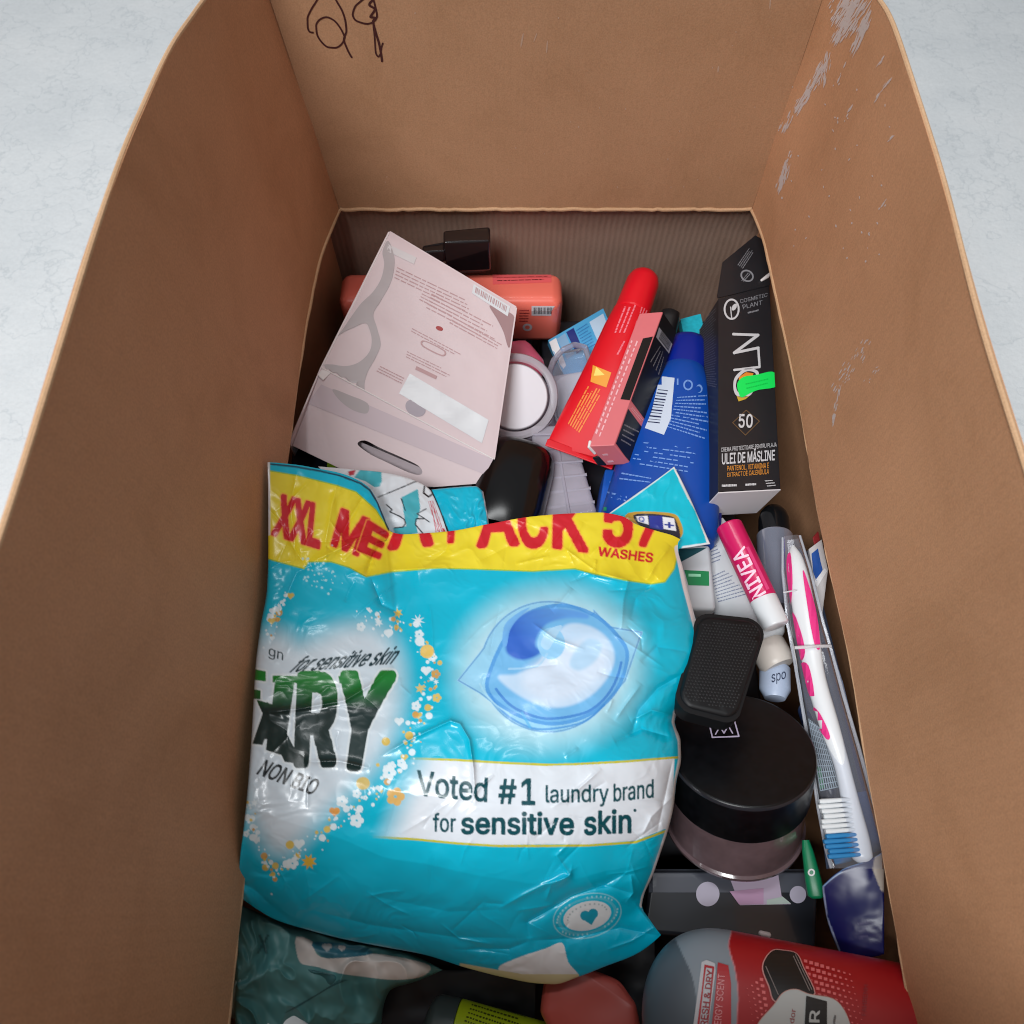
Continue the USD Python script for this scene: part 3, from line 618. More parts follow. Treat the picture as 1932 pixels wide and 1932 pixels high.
pk = t.part('packet', panel(at(1284, 602, -.1), at(1322, 592, -.1), at(1335, 655, -.1), at(1296, 660, -.1), 0.01, 16, 16, 0.004, 6), M('packet_turq', C(40, 190, 210), 0.3, var=.15, vscale=200))
t.done()

# ================================================================== RED TUBE
red = M('red_plastic', C(222, 16, 34), 0.36, var=0.03, vscale=30)
t = Thing('red_tube', 'bright red squeeze tube with a round cap and orange warning print', 'tube')
A, B = at(1212, 535, -.052), at(1094, 856, -.062); kk = mpp(1160, 700, -.055)
tb = t.part('body', loft(A, B, [(.19, 37 * kk, 30 * kk, 2), (.24, 39 * kk, 33 * kk, 2), (.30, 42 * kk, 33 * kk, 2), (.5, 47 * kk, 31 * kk, 2.1), (.7, 54 * kk, 24 * kk, 2.3), (.85, 60 * kk, 13 * kk, 2.6), (.95, 63 * kk, 5 * kk, 3.2), (1, 64 * kk, 3 * kk, 4)], 56, up=(CAM - A) + np.array([-.12, 0, .0])), red, smooth=60)
t.part('cap', loft(A, B, [(-.055, 22 * kk, 22 * kk, 2), (-.035, 29 * kk, 29 * kk, 2), (.0, 33 * kk, 33 * kk, 2), (.19, 35 * kk, 34 * kk, 2), (.2, 33 * kk, 32 * kk, 2)], 48, up=CAM - A), M('red_cap', C(226, 18, 36), 0.3), smooth=50)
z2 = lambda *p: [(1006.3 + x * .2865, 452.8 + y * .2865) for x, y in p]
zr = lambda *p: [(1031.4 + x * .1563, 553.4 + y * .1563) for x, y in p]
orange = INK('orange', (240, 140, 60)); pinkp = INK('pink_print', (245, 130, 145))
deco(t, tb, 'warning_panel', P(*zr((560, 870), (780, 960), (720, 1140), (530, 1070))), INK('warning', (240, 165, 60)), cell=20)
deco(t, tb, 'warning_sign', P(*zr((600, 890), (700, 990), (570, 1000))), INK('warning2', (248, 226, 120)), off=.0005)
deco(t, tb, 'warning_print', lines(zr((500, 1120), (690, 1160), (410, 1680), (250, 1560)), 1, .2, 2) if False else lines(zr((250, 1570), (500, 1100), (700, 1160), (400, 1690)), 6, .55, 21, (.1, .3)), orange, cell=20, kind='stuff')
deco(t, tb, 'fine_print', unary_union([lines(zr((800, 480), (960, 60), (1120, 90), (960, 480)), 3, .42, 22, (.05, .15)), lines(zr((830, 740), (940, 520), (985, 540), (880, 745)), 1, .5, 23), lines(zr((1110, 240), (1150, 110), (1240, 180), (1200, 260)), 3, .5, 24), lines(zr((1000, 560), (1080, 300), (1110, 320), (1030, 580)), 1, .4, 25)]), pinkp, cell=20, kind='stuff')
t.part('crimp', rbox8(np.vstack([[B + unit(np.cross(B - A, CAM - B)) * s_ * 64 * kk + unit(B - A) * q_ for s_, q_ in ((-1, -.003), (1, -.003), (1, .004), (-1, .004))], [B + unit(np.cross(B - A, CAM - B)) * s_ * 64 * kk + unit(B - A) * q_ - unit(CAM - B) * .003 for s_, q_ in ((-1, -.003), (1, -.003), (1, .004), (-1, .004))]]), 0.0008), red)
t.done()

# ================================================================== SLIM PINK AND BLACK CARTON
rose = M('rose_card', C(222, 118, 124), 0.38, var=.02)
t = Thing('slim_carton', 'slim rose pink carton with black window print lying across the red tube', 'carton')
c0, c1, c2, c3 = at(1158, 840, -.026), at(1110, 842, -.030), at(1250, 588, -.026), at(1190, 876, -.048)
e1, e2, e3 = c1 - c0, c3 - c0, c2 - c0
cb = t.part('carton_body', rbox8(np.array([c0, c0 + e1, c0 + e1 + e3, c0 + e3, c0 + e2, c0 + e1 + e2, c0 + e1 + e2 + e3, c0 + e2 + e3]), 0.0008), rose)
bk = INK('card_black', (20, 21, 25), 0.35)
deco(t, cb, 'black_window', P(*z2((722, 650), (796, 636), (644, 1058), (574, 1050))), bk)
deco(t, cb, 'black_panel', P(*z2((855, 470), (965, 600), (738, 1190), (644, 1062))), bk)
deco(t, cb, 'black_panel', P(*z2((622, 1112), (716, 1238), (640, 1478), (541, 1340))), bk)
deco(t, cb, 'lettering', unary_union([lines(z2((600, 1200), (700, 1250), (650, 1380), (570, 1330)), 4, .3, 31)]), INK('grey_text', (130, 128, 130)), off=.0005, kind='stuff')
deco(t, cb, 'silver_label', P(*z2((825, 575), (915, 690), (895, 755), (805, 640))), INK('silver', (150, 150, 158), 0.3), off=.0005)
deco(t, cb, 'barcode', barcode(z2((812, 640), (832, 585), (912, 690), (893, 745)), 20, 5), black_ink, off=.0008, kind='stuff')
deco(t, cb, 'lettering', lines(z2((760, 790), (830, 690), (870, 740), (830, 900)), 4, .25, 32), INK('grey_text', (130, 128, 130)), off=.0005, kind='stuff')
deco(t, cb, 'fine_print', unary_union([lines(z2((405, 1270), (690, 545), (700, 550), (420, 1285)), 1, .8, 33, (.02, .05)), lines(z2((425, 1290), (715, 560), (735, 570), (445, 1300)), 1, .5, 34, (.02, .05))]), INK('rose_pale', (244, 190, 196)), kind='stuff', cell=30)
deco(t, cb, 'fine_print', unary_union([lines(z2((440, 1390), (480, 1385), (545, 1475), (505, 1480)), 2, .3, 35), lines(z2((650, 1100), (730, 1190), (720, 1215), (635, 1110)), 2, .35, 36)]), INK('rose_pale', (244, 190, 196)), kind='stuff')
t.part('torn_corner', hull_pts([c1 + unit(e2) * .001, c1 + e2 * .35, c1 + e3 * .03], 0.0012), wc)
t.part('dark_mark', hull_pts([c1 + e2 * .55, c1 + e2 * .95, c1 + e2 * .95 + e1 * .25, c1 + e2 * .6 + e1 * .2], 0.001), bk)
t.done()
t = Thing('black_tube', 'black cosmetic tube end beside the slim rose carton', 'tube')
t.part('body', loft(at(1266, 586, -.080), at(1225, 760, -.100), [(0, .005, .004, 2), (.02, .0085, .006, 2.4), (.1, .0095, .008, 2.6), (1, .0105, .010, 2.6)]), M('black_matt', C(20, 20, 23), 0.45), smooth=50)
t.done()

# ================================================================== BLUE LOTION BOTTLE
blue = M('blue_plastic', C(4, 72, 168), 0.4, var=0.04, vscale=25)
navy = M('navy_plastic', C(4, 34, 140), 0.35)
t = Thing('blue_lotion_bottle', 'blue lotion bottle with rounded navy cap and a white barcode label', 'bottle')
A, B = at(1299, 640, -.062), at(1238, 1015, -.058); kk = mpp(1260, 850, -.06)
upb = (CAM - A) + np.array([-.05, -.05, 0])
bb = t.part('body', loft(A, B, [(.16, 38 * kk, 28 * kk, 2.1), (.175, 43 * kk, 33 * kk, 2.1), (.2, 47 * kk, 37 * kk, 2.1), (.24, 54 * kk, 42 * kk, 2.15), (.3, 63 * kk, 46 * kk, 2.2), (.38, 72 * kk, 50 * kk, 2.2), (.48, 81 * kk, 52 * kk, 2.25), (.65, 94 * kk, 54 * kk, 2.3), (.97, 106 * kk, 54 * kk, 2.4), (1, 100 * kk, 46 * kk, 2.4)], 64, up=upb), blue, smooth=60)
t.part('cap', loft(A, B, [(-.02, 14 * kk, 8 * kk, 2), (-.005, 30 * kk, 20 * kk, 2.1), (.03, 37 * kk, 27 * kk, 2.2), (.09, 41 * kk, 30 * kk, 2.3), (.16, 44 * kk, 32 * kk, 2.3), (.185, 44 * kk, 31 * kk, 2.3)], 56, up=upb), navy, smooth=60)
pw = INK('pale_blue_label', (206, 218, 236))
lb = deco(t, bb, 'barcode_label', P(*z2((850, 900), (930, 910), (905, 1180), (860, 1285), (735, 1240), (780, 1130), (820, 960))), pw, cell=15)
deco(t, bb, 'barcode', unary_union([P(*z2((x0 - (y0 - 960) * .28, y0), (x0 + 65 - (y0 - 960) * .22, y0 + 8), (x0 + 65 - (y0 - 960) * .22, y0 + 8 + w_), (x0 - (y0 - 960) * .28, y0 + w_))) for y0, w_, x0 in [(985, 5, 828), (1005, 9, 826), (1025, 4, 824), (1042, 10, 824), (1062, 5, 822), (1080, 8, 822), (1098, 4, 820), (1115, 9, 820), (1135, 5, 820), (1155, 10, 820), (1178, 4, 820), (1195, 7, 820)]]), INK('navy_bar', (30, 40, 80)), off=.0005, cell=15, kind='stuff')
lt = INK('light_blue_print', (120, 160, 225))
deco(t, bb, 'fine_print', unary_union([lines(z2((950, 1030), (1160, 1010), (1150, 1330), (880, 1240)), 11, .4, 41, (.03, .1)), lines(z2((710, 1320), (1150, 1370), (1120, 1560), (640, 1480)), 6, .3, 42, (.03, .1)), lines(z2((590, 1520), (780, 1560), (770, 1610), (560, 1590)), 2, .3, 43), lines(z2((490, 1650), (640, 1690), (640, 1740), (490, 1700)), 2, .5, 44)]), lt, cell=18, kind='stuff')
deco(t, bb, 'recycling_mark', ell(1298, 727, 9, 10).difference(ell(1298, 727, 6, 7)).union(P((1277, 715), (1280, 715), (1280, 727), (1277, 727))).union(ell(1319, 734, 6, 8).difference(ell(1317, 735, 5, 6))), lt, cell=12)
deco(t, bb, 'green_mark', P((1140, 957), (1165, 957), (1162, 975), (1138, 975)), INK('green_mark', (20, 160, 110)))
t.done()
t = Thing('blue_carton', 'flat blue carton under the lotion bottle beside the bag corner', 'carton')
bcn = t.part('carton_body', slab(Q4((1142, 884, -.072), (1330, 888, -.078), (1345, 1030, -.074), (1122, 1010, -.068)), 0.03, 0.002), M('blue_card', C(28, 92, 190), 0.35))
deco(t, bcn, 'fine_print', lines([(1150, 905), (1210, 915), (1205, 935), (1150, 925)], 2, .3, 45), lt, kind='stuff')
t.done()
t = Thing('navy_white_carton', 'narrow navy carton with a white label beside the black carton', 'carton')
nc = t.part('carton_body', slab(Q4((1330, 812, -.062), (1366, 812, -.062), (1362, 1010, -.058), (1322, 1010, -.058)), 0.05, 0.002), M('navy_card2', C(20, 34, 130), 0.35))
deco(t, nc, 'white_label', P((1340, 820), (1358, 818), (1358, 868), (1334, 866)), white_ink)
t.done()

# ================================================================== BLACK SUN OIL CARTON
t = Thing('black_sun_oil_carton', 'black sun oil carton with open lid and a neon green sticker', 'carton')
bcard = M('black_card', C(36, 36, 40), 0.36, var=.08, vscale=40)
TLc, TRc, BRc, BLc = (1356, 563, -.022), (1452, 538, -.032), (1473, 922, -.029), (1355, 928, -.021)
F4 = Q4(TLc, TRc, BRc, BLc); nz_ = unit(np.cross(F4[2] - F4[0], F4[3] - F4[1])); nz_ = nz_ if nz_[2] > 0 else -nz_
ob = t.part('carton_body', rbox8(np.vstack([F4, F4 - nz_ * 0.042]), 0.0007), bcard)
# open lid with torn tabs
lid_n = unit(np.array([.25, -.15, 1.0])); lp = F4[0]
def lidp(x, y): return pix_plane(x, y, lp, lid_n)
lid = t.part('lid_flap', (lambda q: (lambda e_: e_)(trimesh.convex.convex_hull(np.vstack([q, q - lid_n * .0012]))))(np.array([lidp(*p) for p in [(1368, 528), (1364, 494), (1372, 490), (1425, 444), (1440, 452), (1452, 520), (1453, 538), (1355, 562), (1354, 556)]])), bcard, smooth=False)
t.part('torn_corner', hull_pts([lidp(1436, 530) + lid_n * .001, lidp(1447, 524) + lid_n * .001, lidp(1452, 517) + lid_n * .001], 0.0012), wc)
wp = INK('carton_white_print', (206, 206, 210)); dim = INK('carton_dim_print', (140, 140, 146))
def tex(nm, s_, q_, mat, bold=False, target=ob, off=.0003): deco(t, target, nm, text(s_, q_, bold), mat, off=off, kind='stuff' if len(s_) > 1 else None)
# OLIV reads from the foot to the top of the carton: each letter lies on its side
L_ = lambda pts, wd: strokes(z2(*pts), wd)
oliv = unary_union([L_([(1320, 625), (1475, 632), (1318, 690)], 4.5), L_([(1318, 690), (1480, 648)], 2.2), L_([(1318, 755), (1480, 690)], 5.0), L_([(1480, 690), (1490, 840)], 4.0), L_([(1325, 858), (1490, 836)], 3.6) if False else L_([(1325, 855), (1480, 755)], 3.4), L_([(1320, 862), (1478, 862)], 3.6)])
oliv = unary_union([L_([(1316, 622), (1478, 628)], 5), L_([(1478, 628), (1322, 745)], 5.5), L_([(1322, 745), (1480, 712)], 5), L_([(1480, 712), (1488, 838)], 4.4), L_([(1488, 838), (1322, 858)], 4.4)])
deco(t, ob, 'lettering', oliv, wp, kind='stuff')
deco(t, ob, 'lettering_ring', smoothpoly(z2((1330, 900), (1390, 850), (1450, 850), (1485, 890), (1440, 1010), (1380, 1040), (1330, 1020), (1315, 960)), 6).difference(smoothpoly(z2((1345, 915), (1395, 870), (1445, 870), (1465, 900), (1430, 990), (1380, 1015), (1345, 1000), (1333, 960)), 6)), wp)
deco(t, ob, 'orange_mark', P(*z2((1352, 905), (1400, 872), (1448, 880), (1440, 905), (1352, 925))), INK('orange2', (230, 140, 50)))
deco(t, ob, 'gold_mark', P(*z2((1338, 1030), (1420, 1030), (1395, 1050), (1350, 1065))), INK('gold', (205, 170, 60)))
gs = smoothpoly(z2((1340, 950), (1380, 905), (1470, 890), (1560, 870), (1595, 890), (1605, 945), (1580, 975), (1480, 990), (1420, 1015), (1370, 1040), (1350, 1010)), 4)
t_ = deco(t, ob, 'green_sticker', gs, INK('neon_green', (20, 235, 95), 0.45), off=.0007)
deco(t, ob, 'fine_print', lines([(1405, 722), (1450, 712), (1454, 726), (1408, 738)], 2, .3, 59, (.03, .08)), INK('sticker_print', (10, 200, 80)), off=.0010, kind='stuff')
deco(t, ob, 'round_emblem', ell(1380, 584, 15, 20).difference(ell(1380, 584, 11.5, 16.5)).union(strokes([(1380, 600), (1378, 580)], 2)).union(ell(1385, 580, 4, 7, 30)), wp)
deco(t, ob, 'lettering', unary_union([text('COSMETIC', [(1395, 566), (1448, 553), (1447, 560), (1397, 573)]), text('PLANT', [(1400, 576), (1438, 567), (1437, 575), (1402, 584)]), lines([(1410, 588), (1434, 582), (1433, 588), (1411, 594)], 1, .6, 50)]), dim, kind='stuff')
dm = P(*z2((1400, 1120), (1490, 1195), (1395, 1290), (1308, 1205)))
deco(t, ob, 'diamond_frame', dm.difference(dm.buffer(-1.2)), INK('bronze', (120, 92, 60)))
deco(t, ob, 'number', text('50', z2((1352, 1150), (1445, 1150), (1442, 1235), (1350, 1235)), True), wp, kind='stuff')
deco(t, ob, 'lettering', text('CREMA PROTECTOARE PENTRU PLAJA', z2((1235, 1370), (1600, 1335), (1600, 1362), (1235, 1398))), wp, kind='stuff')
deco(t, ob, 'lettering', text('ULEI DE MĂSLINE', z2((1240, 1410), (1590, 1385), (1588, 1450), (1240, 1478)), True), wp, kind='stuff')
deco(t, ob, 'lettering', unary_union([text('PANTENOL, VITAMINA E', z2((1275, 1490), (1550, 1468), (1550, 1502), (1275, 1522))), text('EXTRACT DE CALENDULA', z2((1275, 1535), (1550, 1508), (1548, 1542), (1275, 1562)))]), INK('orange_print', (225, 150, 60)), kind='stuff')
deco(t, ob, 'fine_print', unary_union([lines(z2((1240, 1605), (1370, 1600), (1370, 1630), (1240, 1635)), 1, .6, 52), lines(z2((1395, 1600), (1480, 1595), (1480, 1622), (1395, 1627)), 1, .6, 53), lines(z2((1520, 1580), (1590, 1575), (1595, 1625), (1540, 1630)), 3, .4, 54)]), wp, kind='stuff')
deco(t, ob, 'fine_print', lines(z2((1090, 560), (1205, 440), (1215, 980), (1150, 960)), 30, .35, 55, (.06, .2)), INK('side_print', (110, 110, 118)), kind='stuff', cell=30)
deco(t, ob, 'white_foot', P(*z2((1218, 1662), (1628, 1640), (1628, 1712), (1262, 1890), (1225, 1890))), INK('foot_white', (222, 218, 222), 0.5), cell=40)
deco(t, ob, 'fine_print', lines(z2((1280, 1765), (1540, 1715), (1540, 1745), (1290, 1810)), 2, .4, 56, (.03, .08)), grey_ink, off=.0006, kind='stuff')
deco(t, lid, 'lettering', unary_union([ell(1409, 521, 13, 11, 30).difference(ell(1409, 521, 10, 8, 30)), lines([(1390, 500), (1412, 468), (1424, 474), (1402, 508)], 4, .4, 57), lines([(1397, 530), (1412, 512), (1418, 516), (1404, 532)], 2, .5, 58)]), dim, kind='stuff', off=.0005)
t.part('end_panel', slab(np.array([F4[3] + [0, -.0012, 0], F4[2] + [0, -.0012, 0], F4[2] + [0, -.0012, 0] - nz_ * .040, F4[3] + [0, -.0012, 0] - nz_ * .040]), 0.001, 0.0003), M('end_white', C(222, 218, 222), 0.5))
t.done()
# ================================================================== LAUNDRY BAG
NU, NV = 540, 580
top = [(505, 872, .036), (560, 877, .027), (600, 884, .021), (640, 892, .016), (672, 904, .012), (697, 921, .008), (712, 945, .005), (725, 976, .003), (738, 1003, .002), (760, 1008, .003), (800, 1006, .004), (850, 1002, .004), (920, 989, .003), (1000, 975, .002), (1070, 969, .001), (1130, 967, .0), (1174, 974, -.002), (1200, 989, -.004), (1240, 1002, -.007), (1268, 1010, -.011), (1284, 1018, -.015)]
bot = [(450, 1690, -.010), (480, 1712, -.026), (520, 1735, -.036), (580, 1754, -.044), (640, 1770, -.048), (720, 1786, -.052), (800, 1801, -.054), (880, 1826, -.055), (960, 1846, -.056), (1010, 1855, -.056), (1045, 1857, -.056), (1092, 1843, -.054), (1140, 1824, -.052), (1200, 1800, -.050), (1247, 1764, -.046)]
lef = [(505, 872, .036), (506, 960, .031), (506, 1050, .027), (504, 1110, .025), (492, 1180, .024), (482, 1260, .024), (478, 1330, .026), (474, 1400, .026), (468, 1480, .024), (460, 1560, .019), (452, 1630, .009), (450, 1690, -.010)]
rig = [(1284, 1018, -.015), (1279, 1034, -.014), (1288, 1070, -.012), (1297, 1110, -.010), (1310, 1160, -.008), (1319, 1195, -.006), (1318, 1225, -.006), (1306, 1272, -.007), (1294, 1310, -.008), (1276, 1345, -.010), (1273, 1362, -.011), (1284, 1398, -.011), (1285, 1430, -.012), (1276, 1475, -.014), (1271, 1520, -.017), (1262, 1560, -.021), (1246, 1610, -.028), (1232, 1650, -.034), (1214, 1692, -.040), (1211, 1708, -.042), (1228, 1738, -.044), (1247, 1764, -.046)]
G = coons(top, bot, lef, rig, NU, NV)
ss = np.linspace(0, 1, NU)[None, :]; ww = np.linspace(0, 1, NV)[:, None]
X, Y = G[..., 0], G[..., 1]
edge = (4 * ss * (1 - ss)) ** 0.55 * (4 * ww * (1 - ww)) ** 0.6
prof = np.interp(ww, [0, .1, .25, .45, .62, .78, .9, 1], [.15, .32, .62, .9, 1.0, .95, .62, .3])
G[..., 2] += 0.050 * edge * prof
def ridge(pts, wd, amp, asym=0.0):
    """a sharp crease along a line of the bag"""
    L = LineString(pts); m = (X > min(p[0] for p in pts) - 60) & (X < max(p[0] for p in pts) + 60) & (Y > min(p[1] for p in pts) - 60) & (Y < max(p[1] for p in pts) + 60)
    d = shapely.distance(L, shapely.points(X[m], Y[m])); along = shapely.line_locate_point(L, shapely.points(X[m], Y[m])) / L.length
    fade = np.clip(np.minimum(along, 1 - along) * 5, 0, 1) ** .7
    G[..., 2][m] += amp * np.exp(-d / wd) * fade
for pts, wd, amp in [([(715, 1428), (780, 1392), (850, 1360), (868, 1366), (885, 1395), (893, 1450), (897, 1520)], 4, .0030), ([(485, 1345), (560, 1338), (650, 1322), (700, 1292), (742, 1258)], 5, .003), ([(575, 1437), (640, 1436), (700, 1450)], 7, .003),
                     ([(585, 1062), (640, 1035), (700, 1008), (736, 1000)], 9, .004), ([(690, 1088), (705, 1045), (738, 1010)], 8, -.004), ([(640, 1065), (690, 1088), (745, 1075), (850, 1070)], 10, .002), ([(600, 1060), (560, 1080), (530, 1150), (510, 1220)], 9, -.0025),
                     ([(700, 1090), (720, 1140), (760, 1160)], 9, -.003), ([(1130, 1080), (1185, 1095), (1176, 1130), (1172, 1190)], 8, .003), ([(1080, 1110), (1060, 1135), (1040, 1150)], 6, .002), ([(1240, 1090), (1200, 1130), (1190, 1170)], 8, -.0025),
                     ([(1290, 1270), (1240, 1300), (1205, 1340), (1190, 1390)], 9, -.0035), ([(1300, 1230), (1240, 1220), (1210, 1250)], 8, -.002), ([(1270, 1350), (1230, 1340), (1190, 1360)], 7, .003), ([(1262, 1390), (1210, 1375), (1160, 1400)], 8, -.003), ([(1210, 1290), (1180, 1330), (1160, 1360)], 6, .002),
                     ([(1270, 1430), (1255, 1500), (1240, 1570)], 8, -.003), ([(1272, 1500), (1230, 1540), (1210, 1580)], 8, .0025), ([(1135, 1450), (1090, 1490), (1040, 1525)], 5, .0018),
                     ([(1075, 1590), (1050, 1615), (1075, 1650), (1040, 1680)], 6, .0022), ([(940, 1715), (985, 1690), (1030, 1668), (1075, 1655), (1080, 1630)], 6, .0028), ([(1030, 1700), (1040, 1670), (1080, 1648)], 5, .0022),
                     ([(1000, 1770), (995, 1740), (1030, 1720), (1080, 1690), (1140, 1670), (1190, 1640)], 11, -.0055), ([(1190, 1650), (1195, 1685), (1180, 1705)], 7, .0035), ([(1195, 1700), (1220, 1735), (1243, 1764)], 6, .002), ([(1000, 1775), (1080, 1770), (1170, 1750), (1240, 1765)], 10, -.003),
                     ([(880, 1790), (960, 1790), (1000, 1775)], 9, -.003), ([(560, 1710), (700, 1745), (860, 1768), (990, 1770)], 14, -.0025), ([(700, 1690), (850, 1720), (960, 1715)], 14, -.0015), ([(1265, 1030), (1240, 1060), (1220, 1095)], 6, .0025), ([(1125, 1055), (1120, 1090)], 4, .0015), ([(1090, 1075), (1130, 1090), (1180, 1100)], 5, .0015),
                     ([(640, 895), (625, 960), (610, 1050)], 8, .0016), ([(560, 885), (548, 960), (560, 1060)], 9, -.0018), ([(690, 930), (660, 980), (640, 1020)], 7, -.0022), ([(980, 990), (960, 1030), (900, 1060)], 9, -.0014), ([(1100, 985), (1070, 1040), (1085, 1068)], 8, .0016), ([(850, 1010), (840, 1040), (800, 1070)], 8, -.0016)]:
    ridge(pts, wd, amp)
rc_ = random.Random(23)                                          # fine sharp creases of the film
for _ in range(95):
    if rc_.random() < .55: cx_, cy_ = rc_.choice([(1200, 1250), (1180, 1600), (1080, 1660), (620, 1050), (700, 1040), (1150, 1060), (1120, 1640), (620, 1700), (900, 1770), (1000, 1020)]); cx_ += rc_.gauss(0, 60); cy_ += rc_.gauss(0, 45)
    else: cx_, cy_ = rc_.uniform(500, 1260), rc_.uniform(1000, 1780)
    an_ = rc_.choice([.4, -.6, 1.2, 2.3, 1.9]) + rc_.gauss(0, .35); L_2 = rc_.uniform(14, 60); k1 = rc_.gauss(0, .3)
    ridge([(cx_ - L_2 * math.cos(an_), cy_ - L_2 * math.sin(an_)), (cx_ + k1 * 12, cy_ + k1 * 9), (cx_ + L_2 * math.cos(an_ + k1), cy_ + L_2 * math.sin(an_ + k1))], rc_.uniform(2.2, 4.5), rc_.choice([1, 1, -1]) * rc_.uniform(.0004, .0013))
p3 = np.stack([X / 46, Y / 46, X * 0], -1); q3 = np.stack([X / 150, Y / 120, X * 0 + 3], -1)
rough_ = 0.25 + 0.75 * np.clip(1 - np.minimum(np.minimum(ss, 1 - ss) * 7, np.minimum(ww, 1 - ww) * 6), 0, 1)
rough_ = np.maximum(rough_, np.clip((X - 1120) / 150, 0, 1) * .9)
f1 = meshkit.fbm(p3 + (meshkit.noise(q3 * 2, 4)[..., None] - .5) * 1.6, 3, 21)
G[..., 2] += 0.0019 * rough_ * (1 - abs(2 * f1 - 1) * 2.2) * np.clip(edge * 4, 0, 1) * .55
G[..., 2] += 0.008 * (meshkit.fbm(q3, 3, 9) - 0.5) * np.clip(edge * 2, 0, 1)
Vb = atv(G.reshape(-1, 3)).astype(float)
# ---------------------------------------------------------------- print of the bag
XY = np.stack([X.ravel(), Y.ravel()], 1)
col = np.tile(np.array(C(0, 184, 214)), (len(XY), 1))
JIT = [(-.45, -.2), (.2, -.45), (.45, .2), (-.2, .45)]
def cover(g):
    shapely.prepare(g); x0, y0, x1, y1 = g.bounds; out = np.zeros(len(XY))
    m = (XY[:, 0] > x0 - 2) & (XY[:, 0] < x1 + 2) & (XY[:, 1] > y0 - 2) & (XY[:, 1] < y1 + 2)
    if m.any(): out[m] = sum(shapely.contains_xy(g, XY[m, 0] + a, XY[m, 1] + b).astype(float) for a, b in JIT) / 4
    return out
def soft(g, rad):
    """1 inside, fading outwards over rad pixels"""
    x0, y0, x1, y1 = g.bounds; out = np.zeros(len(XY)); m = (XY[:, 0] > x0 - rad) & (XY[:, 0] < x1 + rad) & (XY[:, 1] > y0 - rad) & (XY[:, 1] < y1 + rad)
    d = shapely.distance(g, shapely.points(XY[m])); t = np.clip(1 - d / rad, 0, 1); out[m] = t * t * (3 - 2 * t); return out
def paint(c, a):
    global col
    a = np.asarray(a)[:, None]; col = col * (1 - a) + np.asarray(c)[None] * a if np.ndim(c) == 1 else col * (1 - a) + c * a
def ink(c, g, al=1.0): paint(C(*c), cover(g) * al)
# slight change of the blue down the bag
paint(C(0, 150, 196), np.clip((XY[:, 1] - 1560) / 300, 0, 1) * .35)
# pale heart behind the brand lettering
heart = smoothpoly([(470, 1290), (490, 1235), (520, 1215), (560, 1235), (600, 1225), (650, 1205), (700, 1205), (728, 1240), (735, 1300), (722, 1370), (690, 1430), (640, 1480), (590, 1530), (550, 1575), (528, 1590), (505, 1560), (480, 1500), (470, 1400)], 8)
paint(C(214, 226, 236), soft(heart.buffer(-12), 70) * .96)
# soft glow round the capsule
paint(C(205, 232, 242), soft(ell(1035, 1262, 120, 95, -12), 95) * .85)
# pale band with the claim
band = P((776, 1431), (860, 1434), (961, 1440), (1030, 1443), (1084, 1442), (1180, 1437), (1275, 1429), (1268, 1561), (1199, 1588), (1110, 1595), (1027, 1595), (940, 1596), (862, 1591), (780, 1583), (705, 1579), (640, 1579), (690, 1429))
fadex = np.clip((XY[:, 0] - (752 - (XY[:, 1] - 1431) * .42)) / 85, 0, 1); fadex = fadex * fadex * (3 - 2 * fadex)
paint(C(196, 190, 60), cover(unary_union([strokes([(776, 1431), (860, 1434), (961, 1440), (1030, 1443), (1084, 1442), (1180, 1437), (1290, 1428)], 4.5), strokes([(705, 1579), (780, 1583), (862, 1591), (940, 1596), (1027, 1596), (1110, 1595), (1199, 1589), (1245, 1572), (1290, 1555)], 4.5)])) * fadex)
paint(C(222, 228, 236), cover(band.buffer(-2)) * fadex * .97)
# yellow band
yel = P((507, 889), (560, 898), (596, 907), (636, 917), (671, 929), (708, 962), (733, 1000), (745, 1000), (1000, 960), (1300, 960), (1290, 1020), (1279, 1040), (1271, 1073), (1254, 1097), (1228, 1101), (1176, 1093), (1122, 1082), (1085, 1072), (1006, 1077), (900, 1073), (825, 1071), (739, 1078), (691, 1087), (660, 1070), (625, 1059), (582, 1059), (573, 1072), (540, 1063), (490, 1049), (490, 885))
ink((150, 190, 60), yel.buffer(2.2)); ink((236, 216, 48), yel)
ink((20, 30, 60), strokes([(505, 875), (560, 881), (605, 889), (640, 897), (680, 912), (698, 925), (712, 948), (733, 1000)], 3.5), .9)
RED, HALO = (206, 30, 44), (250, 160, 70)
def head(s, q, bold=True, sl=0): 
    g_ = text(s, q, bold, sl).buffer(2.2); ink(HALO, g_.buffer(2.2), .8); ink(RED, g_)
head('XXL', [(532, 936), (606, 956), (602, 1032), (514, 1006)], True)
head('M', [(644, 962), (696, 982), (676, 1046), (626, 1026)]); head('E', [(694, 984), (732, 1008), (716, 1052), (676, 1036)])
head('A', [(748, 920), (812, 920), (816, 1024), (733, 1032)]); head('P', [(848, 915), (895, 915), (880, 1018), (846, 1020)])
head('A', [(912, 925), (960, 925), (978, 1024), (901, 1028)]); head('C', [(978, 936), (1032, 936), (1032, 1028), (980, 1030)]); head('K', [(1046, 936), (1102, 936), (1108, 1038), (1044, 1030)])
head('5', [(1142, 935), (1194, 935), (1192, 1028), (1139, 1026)]); head('7', [(1202, 945), (1256, 955), (1242, 1032), (1204, 1026)])
ink(RED, text('WASHES', [(1130, 1032), (1233, 1044), (1231, 1061), (1128, 1048)], True).buffer(.5))
